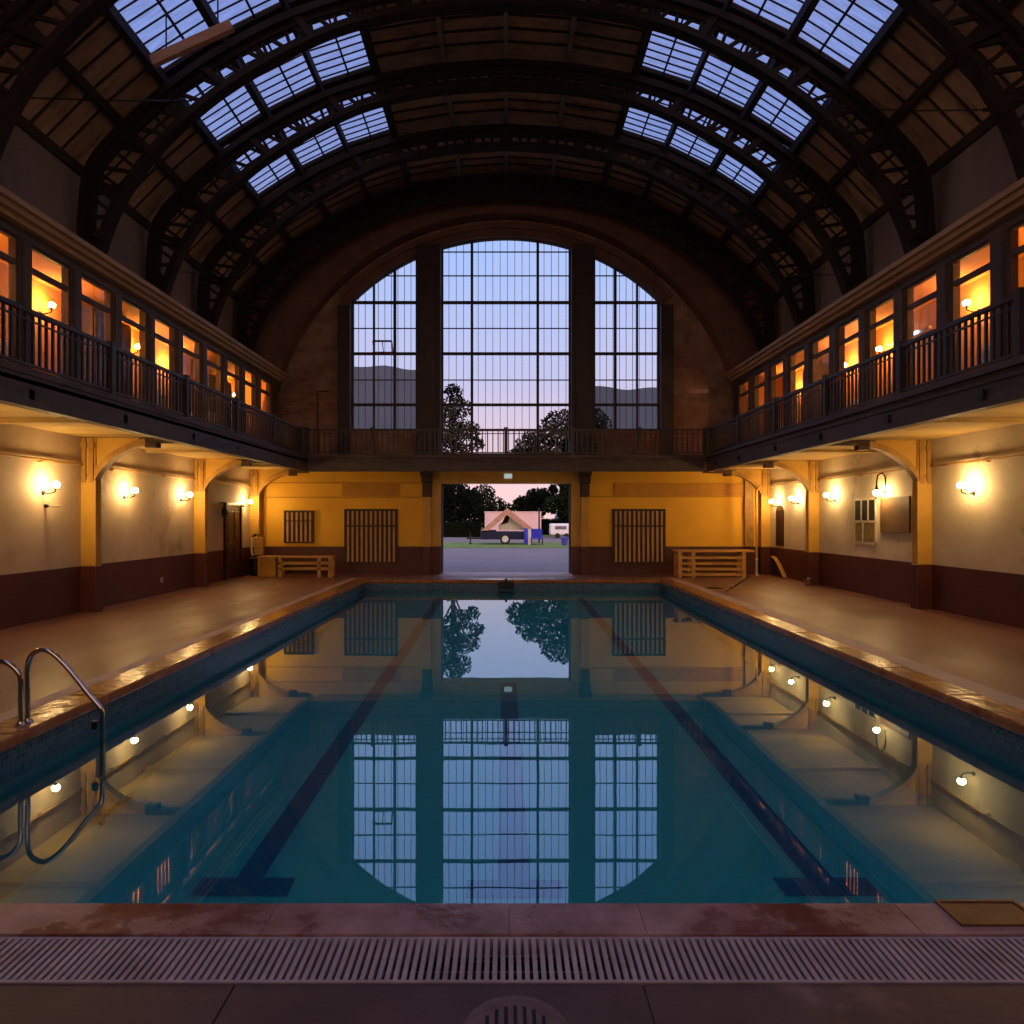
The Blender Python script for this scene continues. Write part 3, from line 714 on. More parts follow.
# piers between the windows
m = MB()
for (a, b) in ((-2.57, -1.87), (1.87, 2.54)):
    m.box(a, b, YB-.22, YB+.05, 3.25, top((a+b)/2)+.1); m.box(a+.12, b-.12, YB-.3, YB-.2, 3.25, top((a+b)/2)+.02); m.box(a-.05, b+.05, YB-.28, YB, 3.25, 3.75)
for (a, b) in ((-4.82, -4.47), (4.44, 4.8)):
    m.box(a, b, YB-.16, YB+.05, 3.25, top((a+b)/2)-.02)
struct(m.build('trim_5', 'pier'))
def arched_window(idx, x0, x1, z0, thick_v, thin_v, thick_z, thin_z, label, thick=.075):
    w = struct(empty(f'window_{idx}', (0, YB+.16, 0)), label)
    zt = lambda x: top(x, RW-.0)
    m = MB()
    for x in thick_v: m.box(x-thick/2, x+thick/2, -.05, .05, z0, zt(x))
    def hb(z, t, d):
        a, b = x0, x1
        if z > CZ:
            lim = math.sqrt(max(0, RW*RW-(z-CZ)**2)); a, b = max(a, -lim), min(b, lim)
        if b > a: m.box(a, b, -d, d, z-t/2, z+t/2)
    for z in thick_z: hb(z, thick, .045)
    for z in thin_z: hb(z, .03, .015)
    for x in thin_v: m.box(x-.007, x+.007, -.008, .008, z0, zt(x))
    m.build('muntins', 'pier', w)
    m = MB(); t = .05
    m.box(x0, x0+t, -.06, .06, z0, zt(x0)); m.box(x1-t, x1, -.06, .06, z0, zt(x1)); m.box(x0, x1, -.06, .06, z0, z0+t)
    A = [x0+(x1-x0)*k/30 for k in range(31)]
    m.band([(x, top(x)-.035) for x in A], [(x, top(x)+.02) for x in A], -.06, .06)
    m.build('window_frame', 'pier', w)
    m = MB()
    vs = []; fs = []
    for i, x in enumerate(A): vs += [(x, .0, z0), (x, .0, top(x))]
    for i in range(30): fs.append((2*i, 2*i+2, 2*i+3, 2*i+1))
    m.add(vs, fs); m.build('pane', 'fluted', w)
    return w
def zpx(y): return EYE+(VY-y)/34.68
def xpx(x): return (x-VX)/34.68
TZ = [zpx(301), zpx(352.5), zpx(404)]; tz = [zpx(250), zpx(274), zpx(327), zpx(379), zpx(430)]
arched_window(3, -1.87, 1.87, 3.42, [xpx(471.7), xpx(538)], [-1.87+.2125*k for k in range(1, 18)], TZ, tz, 'tall middle arched window over the doorway')
arched_window(4, -4.47, -2.57, 4.14, [xpx(394)], [-4.47+.19*k for k in range(1, 10) if k not in (3,)], TZ, tz[1:4], 'arched side window towards the ladder side')
arched_window(5, 2.54, 4.44, 4.14, [xpx(616)], [2.54+.19*k for k in range(1, 10)], TZ, tz[1:4], 'arched side window towards the noticeboard side')
for idx, x in ((4, xpx(373)), (5, xpx(638))):
    m = MB(); m.box(x-.027, x+.027, -.05, .05, 4.14, top(x)); m.build('mullion', 'pier', bpy.data.objects[f'window_{idx}'])
# open vent sash in the left arched window
s = tag(empty('vent_sash', (xpx(383), YB+.1, zpx(347))), 'red open vent sash half way up the arched side window', 'sash')
m = MB(); m.beam((-.27, 0, -.14), (.27, 0, -.14), .04, .05); m.beam((-.27, -.22, .14), (.27, -.22, .14), .04, .05); m.beam((-.27, 0, -.14), (-.27, -.22, .14), .03, .04); m.beam((.27, 0, -.14), (.27, -.22, .14), .03, .04); m.build('frame', 'red', s)
m = MB(); m.tube([(0, 0, -.14), (0, -.22, .14)], .012, 6); m.build('stay', 'dark_metal', s)
# plaque + thin pipe on the brick
p = tag(empty('wall_plaque', (5.58, YB, 5.26)), 'long narrow pale plaque on the brick gable', 'plaque')
m = MB(); m.box(-.26, .26, -.02, 0, -.055, .055); m.build('plate', 'strip', p, bevel=.005)
m = MB(); m.box(-.25, -.235, -.028, -.02, -.01, .01); m.box(.235, .25, -.028, -.02, -.01, .01); m.build('screw', 'dark_metal', p)
p = tag(empty('wall_pipe', (-5.42, YB-.03, 3.3)), 'thin dark bent pipe rising up the brick gable', 'pipe')
m = MB(); m.tube([(0, 0, 0), (0, 0, 1.9), (.02, 0, 1.95), (.3, 0, 1.95)], .018, 8); m.build('pipe', 'dark_metal', p, True)
m = MB(); m.box(-.04, .04, -.02, .03, .8, .84); m.build('clip', 'dark_metal', p)

# ------------------------------------------------------------------ galleries
GX = 6.42
wn = 6
rngs = {-1: [9.62+1.12*k for k in range(-3, 9)], 1: [9.42+1.17*k for k in range(-3, 9)]}
wid = {-1: .90, 1: .88}
ordw = ['ninth', 'tenth']
for sgn in (-1, 1):
    side = 'ladder side' if sgn < 0 else 'noticeboard side'
    R = rngs[sgn]; wd = wid[sgn]
    m = MB()
    X = lambda a: sgn*a
    m.box(X(GX), X(GX+.16), YF, YB-.45, 5.31, 5.47)        # header
    m.box(X(GX), X(GX+.16), YF, YB-.45, 3.24, 3.36)        # cill
    prev = YF
    for y in R:
        m.box(X(GX), X(GX+.16), prev, y, 3.36, 5.31); m.box(X(GX-.035), X(GX), (prev if prev > YF else y-.24)+.04, y-.04, 3.3, 5.31); prev = y+wd
    m.box(X(GX), X(GX+.16), prev, YB-.45, 3.36, 5.31)
    wl = struct(m.build('wall_gallery', 'timber'))
    m = MB(); m.box(X(GX-.2), X(GX+.16), YF, 20.0, 5.5, 5.58); m.box(X(GX-.26), X(GX+.16), YF, 20.02, 5.58, 5.66); m.box(X(GX-.12), X(GX+.16), YF, 19.98, 5.43, 5.5)
    struct(m.build('trim_6', 'cornice'))
    m = MB()  # room shell
    m.box(X(GX+.16), X(7.6), YF, YB-.45, 5.42, 5.66)
    m.box(X(7.55), X(7.7), YF, YB, 3.2, 5.5); m.box(X(GX), X(7.6), YF, YB, 3.245, 3.26); m.box(X(GX+.16), X(7.6), YB-.5, YB-.4, 3.2, 5.5)
    struct(m.build('gallery_room', 'room'))
    m = MB(); m.box(X(7.36), X(7.7), YF, YB, 5.5, roofz(7.36)+.1); struct(m.build('wall_upper', 'upper'))
    for i, y in enumerate(R):
        w = struct(empty(f'window_{wn}', (sgn*(GX+.06), y, 0)), f'lit gallery window on the {side}'); wn += 1
        m = MB()
        for a, b in ((0, .05), (wd-.05, wd)): m.box(-.035, .035, a, b, 3.36, 5.31)
        for a, b in ((3.36, 3.42), (4.94, 5.01), (5.27, 5.31)): m.box(-.03, .03, .05, wd-.05, a, b)
        m.build('window_frame', 'timber', w)
        m = MB(); m.add([(0, .05, 3.42), (0, wd-.05, 3.42), (0, wd-.05, 5.27), (0, .05, 5.27)], [(0, 1, 2, 3)]); m.build('pane', 'pane', w)
GU = 'lamps inside the balcony galleries'
for x, y, z, lab in ((-1, 11.5, 5.04, 'shaded lamp seen through the gallery window before the dark glazed cabinet'), (-1, 14.2, 5.02, 'shaded gallery lamp just past the dark glazed cabinet'),
                     (-1, 15.7, 5.0, 'second shaded gallery lamp past the dark glazed cabinet'), (-1, 19.3, 4.95, 'shaded gallery lamp in the far window on the ladder side'),
                     (-1, 9.2, 4.93, 'shaded gallery lamp at the near end of the ladder side'),
                     (1, 11.35, 5.03, 'twin-looking shaded gallery lamp nearer than the bluish tube light'), (1, 14.0, 4.93, 'shaded gallery lamp just past the bluish tube light'),
                     (1, 15.45, 4.92, 'second shaded gallery lamp past the bluish tube light'), (1, 18.3, 4.9, 'shaded gallery lamp in the far windows, noticeboard side'),
                     (1, 9.2, 5.0, 'shaded gallery lamp at the near end, noticeboard side')):
    wall_lamp(x*7.55, y, z, x, lab, 'bulb_up', GU, .055)
t = tag(empty('tube_light', (7.55, 13.2, 4.98)), 'bluish tube light inside a dim gallery window', 'lamp')
m = MB(); m.box(-.06, 0, -.6, .75, -.03, .03); m.build('housing', 'white_paint', t)
m = MB(); m.tube([(-.08, -.3, -.0), (-.08, .05, 0)], .028, 10); m.build('tube', 'tube_blue', t, True)
def cabinet(sgn, y0, y1, z1, label):
    c = tag(empty('glazed_cabinet', (sgn*7.55, (y0+y1)/2, 3.26)), label, 'cabinet'); s = -sgn; h = (y1-y0)/2
    m = MB(); m.box(0, s*.32, -h, h, 0, z1-3.26); m.build('carcass', 'cabinet', c, bevel=.01)
    for k in (-1, 1):
        d = MB(); d.box(s*.32, s*.345, k*.02, k*(h-.03), .08, z1-3.26-.06); d = d.build('door', 'cabinet', c)
        m = MB(); m.box(s*.345, s*.35, k*.09, k*(h-.1), 1.0, z1-3.26-.14); m.build('pane', 'cab_glass', d)
        m = MB(); m.sphere((s*.36, k*.05, .9), .018, 8); m.build('knob', 'steel', d, True)
    return c
cabinet(-1, 12.45, 13.7, 5.3, 'dark cabinet with bluish glass behind a dim gallery window')
cabinet(-1, 17.6, 18.7, 5.15, 'dark cabinet between the far lamps of the ladder side gallery')
cabinet(1, 16.5, 17.3, 5.2, 'dark cabinet in the gallery above the board side pillar')
def table(x, y, label):
    t = tag(empty('cafe_table', (x, y, 3.27)), label, 'table', 'cloth covered gallery tables')
    prof = [(.001, .75), (.27, .75), (.29, .735), (.31, .5), (.3, .48)]
    m = MB(); m.lathe((0, 0, 0), prof, 20); m.build('tablecloth', 'cloth', t, True)
    m = MB(); m.lathe((0, 0, 0), [(.2, 0), (.2, .02), (.03, .05), (.03, .48)], 16); m.build('pedestal', 'dark_metal', t, True)
for x, y, lab in ((-6.95, 9.9, 'white clothed table behind the near gallery railing, ladder side'), (-6.95, 13.9, 'white clothed table past the dark glazed cabinet'), (-6.95, 16.4, 'white clothed table before the far dark cabinet'),
                  (6.98, 9.9, 'white clothed table behind the near gallery railing, noticeboard side'), (6.98, 14.6, 'white clothed table past the bluish tube light'), (6.98, 18.0, 'white clothed table in the far gallery corner, noticeboard side')):
    table(x, y, lab)

# ------------------------------------------------------------------ roof
ALLT = EXTRA+TR
PUR = [0, 1.25, 2.62, 3.72, 4.8, 5.82, 6.6, 7.36]
SKY0, SKY1 = 2.62, 5.82
def strip_pts(x0, x1, n=4): return [(x0+(x1-x0)*k/n) for k in range(n+1)]
m = MB()
def cladding(x0, x1, y0, y1):
    A = strip_pts(x0, x1, 3)
    m.band([(x, roofz(x)) for x in A], [(x, roofz(x)+.06) for x in A], y0, y1)
ys = [YF]+ALLT+[YB]
for y0, y1 in zip(ys, ys[1:]):
    has = (y1 <= 16.9)
    for a, b in zip(PUR, PUR[1:]):
        if has and SKY0-.01 <= a and b <= SKY1+.01: continue
        for sg in (-1, 1): cladding(sg*a, sg*b, y0, y1)
ceil = struct(m.build('ceiling', 'roof'))
m = MB()     # cladding ribs
for y0, y1 in zip(ys, ys[1:]):
    if y0 < 5: continue
    has = (y1 <= 16.9); step = .34 if y0 < 16.9 else .15
    n = int((y1-y0)/step)
    for a, b in zip(PUR, PUR[1:]):
        if has and SKY0-.01 <= a and b <= SKY1+.01: continue
        for k in range(1, n):
            y = y0+(y1-y0)*k/n
            for sg in (-1, 1):
                A = strip_pts(sg*a, sg*b, 2)
                m.band([(x, roofz(x)-.035) for x in A], [(x, roofz(x)) for x in A], y-.018, y+.018)
m.build('boarding_rib', 'purlin', ceil)
for px_ in PUR:
    for sg in ((1,) if px_ == 0 else (-1, 1)):
        x = sg*px_; wdt = .13 if px_ in (2.62, 4.8, 5.82, 7.36) else .08
        if px_ < 2: wdt = .09
        m = MB(); z = roofz(x)
        m.box(x-wdt/2, x+wdt/2, YF, YB-.4, z-.18, z-.005)
        m.build('purlin', 'purlin_pale' if px_ < 2 else 'purlin', ceil)
# skylights : one per bay and side; unseen near bays opened to light the foreground
bays = [(a, b) for a, b in zip([YF]+ALLT, ALLT) if b <= 16.9]
for (y0, y1) in bays:
    for sg in (-1, 1):
        near = y0
        w = struct(empty(f'window_{wn}', (0, y0, 0)), f'blue roof skylight, bay {len(bays)-bays.index((y0, y1))} from the gable, {"ladder" if sg < 0 else "noticeboard"} side'); wn += 1
        L = y1-y0
        m = MB(); A = strip_pts(sg*SKY0, sg*SKY1, 6); vs = []; fs = []
        for x in A: vs += [(x, 0, roofz(x)+.05), (x, L, roofz(x)+.05)]
        for i in range(6): fs.append((2*i, 2*i+2, 2*i+3, 2*i+1))
        m.add(vs, fs); m.build('pane', 'skypane', w)
        m = MB()
        for k in range(1, 11):
            y = L*k/11; m.band([(x, roofz(x)+.02) for x in A], [(x, roofz(x)+.045) for x in A], y-.01, y+.01)
        for a, b in ((2.62, 3.72), (3.72, 4.8), (4.8, 5.82)):
            x = sg*(a+b)/2; z = roofz(x); m.box(x-.014, x+.014, 0, L, z-.0, z+.04)
        m.build('glazing_bar', 'iron', w)
        m = MB(); m.band([(x, roofz(x)-.04) for x in A], [(x, roofz(x)+.06) for x in A], .0, .09); m.band([(x, roofz(x)-.04) for x in A], [(x, roofz(x)+.06) for x in A], L-.09, L)
        m.build('window_frame', 'iron', w)
# trusses
LOW = [(0, 8.70), (1.25, 8.62), (2.45, 8.40), (3.38, 8.06), (4.47, 7.46), (5.24, 6.90), (6.0, 6.15), (6.55, 5.33), (6.86, 4.53), (6.95, 3.95)]
UPP = [(0, 9.22), (1.3, 9.13), (2.6, 8.90), (3.7, 8.55), (4.75, 8.02), (5.65, 7.42), (6.5, 6.68), (7.08, 6.0), (7.22, 5.2), (7.25, 3.95)]
lowR = spline([(x, z+EYE) for x, z in LOW], 44); uppR = spline([(x, z+EYE) for x, z in UPP], 44)
mirror = lambda pts: [Vector((-p.x, p.y)) for p in reversed(pts)]
low = mirror(lowR)[:-1]+lowR; upp = mirror(uppR)[:-1]+uppR
def truss(y, label):
    t = tag(empty('roof_truss', (0, y, 0)), label, 'truss', 'curved iron roof trusses')
    m = MB(); m.band(low, offset(low, .05), -.115, .115); m.band(offset(low, .05), offset(low, .16), -.05, .05); m.build('lower_chord', 'iron', t)
    m = MB(); m.band(offset(upp, -.12), upp, -.14, .14); m.band(offset(upp, -.22), offset(upp, -.12), -.05, .05); m.build('upper_chord', 'iron', t)
    m = MB(); n = len(low)
    for i in range(n-1):
        a0 = Vector((low[i].x, 0, low[i].y)); a1 = Vector((low[i+1].x, 0, low[i+1].y)); b0 = Vector((upp[i].x, 0, upp[i].y)); b1 = Vector((upp[i+1].x, 0, upp[i+1].y))
        if i % 2 == 0: m.beam(a0, b1, .06, .05, (0, 1, 0))
        else: m.beam(b0, a1, .06, .05, (0, 1, 0))
        if i % 4 == 0: m.beam(a0, b0, .1, .05, (0, 1, 0))
        if i % 8 == 4: m.beam(a0, b0, .12, .2, (0, 1, 0))
    m.build('lattice', 'iron', t)
    return t
t0 = truss(TR[0], 'nearest roof truss, only its two haunches in view')
for y, lab in ((TR[1], 'roof truss across the top edge, second nearest'), (TR[2], 'middle one of the five curved roof trusses'),
               (TR[3], 'roof truss second from the gable, where the skylights end'), (TR[4], 'roof truss standing right against the dark gable arch')):
    c = copy_tree(t0); c.location = (0, y, 0); c['label'] = lab
# hanging board, stay cables
b = tag(empty('hanging_board', P(192, 43, 11.0)), 'pale wooden board hung under the skylight', 'board')
m = MB(); m.beam((-.62, 0, -.29), (.62, 0, .27), .1, .16, (0, 0, 1)); m.build('plank', 'plank', b, bevel=.01)
m = MB(); m.tube([(-.4, 0, -.1), (-.4, 0, .5)], .012, 6); m.tube([(.4, 0, .25), (.4, 0, .75)], .012, 6); m.build('hanger', 'dark_metal', b)
def cable(a, b_, lab):
    c = tag(empty('stay_cable', a), lab, 'cable', 'thin stay cables between trusses')
    d = Vector(b_)-Vector(a); m = MB()
    m.tube([(0, 0, 0), tuple(d*.5-Vector((0, 0, .02))), tuple(d)], .012, 6); m.build('wire', 'dark_metal', c)
    m = MB(); m.tube([tuple(d*.02), tuple(d*.06)], .024, 8); m.build('turnbuckle', 'iron', c)
cable(P(-3, 97, 9.9), P(192, 101, 12.2), 'thin cable between the two nearest trusses below the hanging board')
cable(P(993, 110, 9.9), P(862, 109, 12.2), 'thin cable between the two nearest trusses, away from the hanging board')
cable(P(166, 271, 14.6), P(245, 275, 17.0), 'thin cable low between the third and fourth trusses, ladder side')
cable(P(850, 274, 14.6), P(767, 275, 17.0), 'thin cable low between the third and fourth trusses, noticeboard side')

# ------------------------------------------------------------------ outside
m = MB(); m.box(-120, 120, YB+.4, 38.5, -.3, -.03); m.box(-120, 120, 47, 62, -.3, -.03); struct(m.build('road', 'asphalt'))
m = MB(); m.box(-120, 120, 38.5, 47, -.3, .0); m.box(-200, 200, 62, 500, -.3, -.02); struct(m.build('ground', 'lawn'))
m = MB(); rnd = random.Random(2)
def ridge(x):
    h = 71+1.2*math.sin(x*.09+1) if x < 0 else 63+1.5*math.sin(x*.08)
    f = min(1, max(0, (abs(x)-28)/12))
    return max(.5, (h+.5*math.sin(x*.31))*f*f*(3-2*f))
X_ = [-260+4*k for k in range(131)]
vs = []; fs = []
for x in X_: vs += [(x, 300-.1*abs(x), -.5), (x, 330, ridge(x)*1.0), (x, 420, ridge(x)*.6), (x, 480, -.5)]
for i in range(130):
    for j in range(3): fs.append((4*i+j, 4*i+4+j, 4*i+5+j, 4*i+1+j))
m.add(vs, fs); struct(m.build('hills', 'hill', smooth=True))
def tree(x, y, blobs, trunk_h, r, label, mat, nleaf=1500, ls=.4, seed=1, branches=True):
    rn = random.Random(seed)
    t = tag(empty('tree', (x, y, 0)), label, 'tree', 'trees beyond the road')
    m = MB(); m.tube([(0, 0, -.1), (.05*r, 0, trunk_h*.5), (0, 0, trunk_h)], [r, r*.8, r*.55], 10)
    for (bx_, by_, bz, br) in blobs:
        m.tube([(0, 0, min(trunk_h*.8, bz*.7)), (bx_*.5, by_*.5, (bz+trunk_h*.7)/2), (bx_, by_, bz)], [r*.4, r*.25, r*.08], 6)
    m.build('trunk', 'bark', t, True)
    m = MB(); tot = sum(b[3]**2 for b in blobs)
    for (bx_, by_, bz, br) in blobs:
        for k in range(int(nleaf*br*br/tot)):
            while True:
                v = Vector((rn.uniform(-1, 1), rn.uniform(-1, 1), rn.uniform(-1, 1)))
                if .25 < v.length < 1: break
            p = Vector((bx_, by_, bz))+Vector((v.x*br, v.y*br, v.z*br*.85))
            a = Vector((rn.gauss(0, 1), rn.gauss(0, 1), rn.gauss(0, 1))).normalized(); b = a.orthogonal().normalized()
            s1 = ls*rn.uniform(.5, 1.2); s2 = s1*rn.uniform(.4, .7)
            m.add([p-a*s1, p-b*s2, p+a*s1, p+b*s2], [(0, 1, 2, 3)])
    m.build('foliage', mat, t)
    return t
# tall ragged tree left of the middle window, broad tree right, low dense belt behind the camper
tree(-5.3, 71, [(0, 0, 14.2, 1.0), (.3, 0, 12.5, 1.6), (-.8, 0, 10.4, 1.9), (1.5, 0, 10.3, 1.3), (.5, 0, 8.2, 1.5), (-2, 0, 12.5, 1.5), (-2.6, 0, 9, 2.), (2.4, 0, 9.0, .8), (2.0, 0, 7.4, .8)], 12, .3, 'tall ragged tree at the edge of the middle window', 'leaf_dark', 4200, .22, 3)
tree(5.6, 71, [(0, 0, 10.4, 2.4), (-2.8, 0, 8.6, 2.0), (2.6, 0, 10.8, 2.3), (-4.3, 0, 7.5, 1.4), (0.5, 0, 7.4, 2.5), (-2.6, 0, 6.6, 1.5), (3, 0, 7, 2.4)], 7, .4, 'broad domed tree filling one side of the middle window', 'leaf_dark', 8000, .24, 5)
tree(-5.0, 64, [(.2, 0, 3.9, 1.7), (-1.6, 0, 3.4, 1.8), (1.7, 0, 3.3, 1.2), (.2, 0, 2.2, 1.7), (-1.8, 0, 1.6, 1.5), (2.1, 0, 2.0, 1.3), (-1.0, 0, 4.6, .8)], 3, .2, 'dense dark tree behind the camper drawbar', 'leaf_dark', 6000, .2, 7)
tree(-2.4, 77, [(0, 0, 4.2, 1.3), (-1.5, 0, 3.4, 1.5), (1.3, 0, 2.8, 1.3), (0, 0, 2, 1.6), (2.6, 0, 2.2, 1.2)], 3, .2, 'bushy tree rising behind the pink shed', 'leaf_mid', 3200, .2, 8)
tree(2.5, 66, [(.3, 0, 3.5, 1.0), (-1.0, 0, 2.9, .9), (1.1, 0, 3.6, .9), (.2, 0, 2.2, 1.0), (1.9, 0, 4.3, .5)], 3, .14, 'small rounded dark tree over the camper tent', 'leaf_dark', 3000, .18, 9)
tree(6.2, 62, [(0, 0, 4.2, 1.5), (-1.1, 0, 3.2, 1.1), (1.0, 0, 2.8, 1.4), (-.9, 0, 2.0, .9), (1.4, 0, 4.4, 1.4), (-.8, 0, 5.0, .9), (-2.2, 0, 2.7, .9)], 3.2, .2, 'green tree standing over the white caravan', 'leaf_mid', 5000, .2, 11)
rn = random.Random(21)
def hedge(x, y, L, h, lab):
    o = tag(empty('hedge', (x, y, 0)), lab, 'hedge', 'hedges beyond the far road'); m = MB(); m.box(-L/2+.1, L/2-.1, -.4, .4, 0, h-.15); m.build('core', 'leaf_dark', o)
    m = MB()
    for k in range(int(L*420)):
        p = Vector((rn.uniform(-L/2, L/2), rn.uniform(-.5, .5), rn.uniform(0, h))); a = Vector((rn.gauss(0, 1), rn.gauss(0, 1), rn.gauss(0, 1))).normalized(); b = a.orthogonal().normalized()
        m.add([p-a*.14, p-b*.07, p+a*.14, p+b*.07], [(0, 1, 2, 3)])
    m.build('leaves', 'leaf_dark', o)
hedge(-4.75, 60.6, 5.2, 1.25, 'low dark hedge along the far road behind the camper drawbar')
hedge(4.6, 69, 3.4, 1.5, 'low dark hedge behind the white caravan')
# pop-up camper
c = tag(empty('camper_trailer', (-.2, 44, 0)), 'navy folding camper trailer with an opened tan tent', 'camper')
m = MB(); m.box(-1.35, 1.6, -.9, .9, .3, .78); m.box(-1.4, -.4, -.85, .85, .78, .86); m.build('body', 'navy', c, bevel=.05)
m = MB(); m.tube([(-1.35, 0, .35), (-2.2, 0, .35), (-2.25, 0, .35)], .05, 8); m.tube([(-2.0, 0, .0), (-2.0, 0, .75)], .04, 8); m.box(-2.1, -1.9, -.1, .1, 0, .05); m.build('drawbar', 'dark_metal', c)
w = MB(); w.lathe((.15, -.95, .32), [(.2, 0), (.32, .0), (.32, .2), (.2, .2)], 24, 'y'); w = w.build('wheel', 'tyre', c, True)
m = MB(); m.lathe((.15, -.97, .32), [(.02, 0), (.19, .0), (.21, .03), (.21, .15)], 16, 'y'); m.build('hubcap', 'canvas_white', w, True)
m = MB()
prof = [(-.85, .84), (.25, 1.78), (1.5, .84)]
outr = [(-1.3, .84), (.27, 2.2), (2.05, .78)]
m.band(prof, outr, -1.0, 1.0); m.build('tent_roof', 'canvas_tan', c)
m = MB(); m.add([(-.25, -.5, .86), (1.6, -.5, .86), (1.1, -.5, 1.25), (.4, -.5, 1.65), (-.25, -.5, 1.2), (-.25, .5, .86), (1.6, .5, .86), (1.1, .5, 1.25), (.4, .5, 1.65), (-.25, .5, 1.2)], [(0, 1, 2, 3, 4), (9, 8, 7, 6, 5), (0, 5, 6, 1), (1, 6, 7, 2), (2, 7, 8, 3), (3, 8, 9, 4), (4, 9, 5, 0)]); m.build('tent_wall', 'canvas_white', c)
m = MB(); m.add([(-.1, -.52, 1.2), (.3, -.52, 1.3), (.45, -.52, 1.7), (.25, -.52, 1.9), (-.1, .0, 1.2), (.3, .0, 1.3), (.45, .0, 1.7), (.25, .0, 1.9)], [(0, 1, 2, 3), (7, 6, 5, 4), (0, 4, 5, 1), (1, 5, 6, 2), (2, 6, 7, 3), (3, 7, 4, 0)]); m.build('tent_window', 'dark', c)
h = tag(empty('pink_shed', (.62, 58, 0)), 'low pale pink shed behind the camper tent', 'shed')
m = MB(); m.box(-2.35, 2.25, 0, 3, 0, 2.05); m.build('wall', 'pink', h)
m = MB(); m.box(-2.4, 2.3, -.05, 3.05, 2.05, 2.13); m.build('roof', 'pink', h)
p = tag(empty('lamp_post', (2.12, 45.5, 0)), 'thin dark post standing at the end of the camper', 'post')
m = MB(); m.tube([(0, 0, 0), (0, 0, 2.15)], .05, 8); m.build('pole', 'dark_metal', p); m = MB(); m.lathe((0, 0, 2.15), [(.07, 0), (.07, .05), (.01, .1)], 10); m.build('cap', 'dark_metal', p)
v = tag(empty('white_caravan', (4.4, 57.5, 0)), 'white caravan parked at the edge of the lawn', 'caravan')
m = MB(); m.box(-.85, .9, -1, 1, .25, 1.15); m.build('body', 'white_van', v, bevel=.1)
m = MB(); m.box(-.5, .4, -1.02, -.98, .7, .95); m.build('window', 'cab_glass', v)
for x in (-.3, .4):
    m = MB(); m.lathe((x, -1.0, .2), [(.02, 0), (.2, 0), (.2, .18), (.02, .18)], 16, 'y'); m.build('wheel', 'tyre', v, True)
b = tag(empty('blue_chair', (1.85, 42.6, 0)), 'bright blue folding chair beside the camper', 'chair')
m = MB(); m.box(-.35, .35, -.3, .25, .36, .44); m.build('seat', 'blue', b, bevel=.02)
m = MB(); m.box(-.33, .33, .2, .27, .4, .95); m.build('backrest', 'blue', b, bevel=.02)
for x in (-.33, .33):
    for y in (-.27, .24):
        m = MB(); m.box(x-.02, x+.02, y-.02, y+.02, 0, .4); m.build('leg', 'dark_metal', b)
b = tag(empty('rolled_canopy', (1.2, 42.7, 0)), 'upright rolled blue canopy with a white band beside the camper', 'canopy')
m = MB(); m.lathe((0, 0, 0), [(.1, 0), (.13, .03), (.12, .9), (.06, 1.0)], 14); m.build('roll', 'blue', b, True)
m = MB(); m.box(.12, .3, -.04, .04, 0, .92); m.build('band', 'canvas_white', b)
b = tag(empty('violet_bin', (3.42, 41.5, 0)), 'small violet bin standing near the open doorway edge', 'bin')
m = MB(); m.lathe((0, 0, 0), [(.16, 0), (.2, .4), (.2, .42)], 14); m.build('body', 'purple', b, True); m = MB(); m.lathe((0, 0, .42), [(.22, 0), (.2, .06), (.02, .1)], 14); m.build('lid', 'purple', b, True)

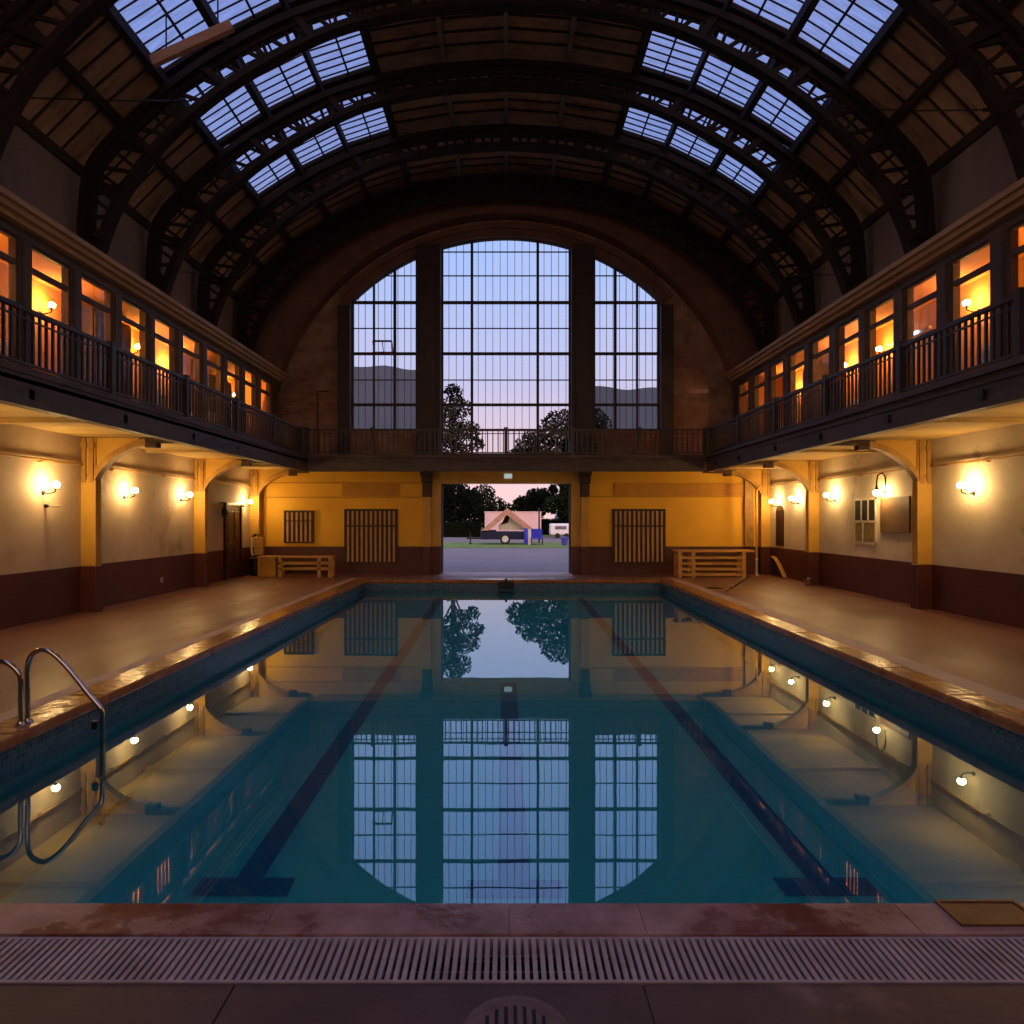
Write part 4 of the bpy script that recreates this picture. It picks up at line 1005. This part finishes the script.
# ------------------------------------------------------------------ sky
wd_ = bpy.data.worlds.new('dusk'); bpy.context.scene.world = wd_; wd_.use_nodes = True
t = wd_.node_tree; t.nodes.clear(); N = NT(t)
g = N.n('ShaderNodeTexCoord').outputs['Generated']
sp = N.n('ShaderNodeSeparateXYZ', {0: g}).outputs[2]
col = N.ramp(sp, [(0.0, lin((232, 190, 186))), (.10, lin((226, 196, 206))), (.19, lin((196, 194, 224))), (.36, lin((164, 190, 240))), (.75, lin((146, 166, 232))), (1, lin((190, 196, 240)))])
no = N.n('ShaderNodeTexNoise', {'Vector': g, 'Scale': 3.0, 'Detail': 4.0}).outputs[0]
f = N.ramp(no, [(.45, (0, 0, 0, 1)), (.75, (.25, .25, .25, 1))])
col = N.mix(f, col, lin((226, 204, 218)))
st = N.ramp(sp, [(.55, (.62, .62, .62, 1)), (.95, (1, 1, 1, 1))])
st = N.n('ShaderNodeMath', {0: st, 1: 1.5}, operation='MULTIPLY').outputs[0]
sy = N.n('ShaderNodeSeparateXYZ', {0: g}).outputs[1]
wf = N.n('ShaderNodeMapRange', {0: sy, 1: -.25, 2: -.85, 3: 0.0, 4: 1.0}).outputs[0]  # unseen sky behind the camera made warmer and brighter to light the gable
col = N.mix(wf, col, lin((255, 206, 172)))
ws = N.n('ShaderNodeMapRange', {0: wf, 3: 1.0, 4: 1.7}).outputs[0]
st = N.n('ShaderNodeMath', {0: st, 1: ws}, operation='MULTIPLY').outputs[0]
bg = N.n('ShaderNodeBackground', {0: col, 1: st})
N.n('ShaderNodeOutputWorld', {0: bg.outputs[0]})

# ------------------------------------------------------------------ camera and view
cd = bpy.data.cameras.new('camera'); cam = bpy.data.objects.new('camera', cd); C.objects.link(cam)
cam.location = (0, 0, EYE); cam.rotation_euler = (PI/2, 0, 0)
cd.sensor_width = 36; cd.lens = F/1024*36; cd.shift_x = (512-VX)/1024; cd.shift_y = (VY-512)/1024; cd.clip_end = 1000; cd.clip_start = .05
sc = bpy.context.scene; sc.camera = cam
sc.view_settings.view_transform = 'Standard'; sc.view_settings.look = 'None'; sc.view_settings.gamma = 1; sc.view_settings.exposure = 0.45
sc.view_settings.use_curve_mapping = False
sc.cycles.transparent_max_bounces = 24; sc.cycles.max_bounces = 10; sc.cycles.diffuse_bounces = 5; sc.cycles.glossy_bounces = 4
sc.cycles.sample_clamp_indirect = 6
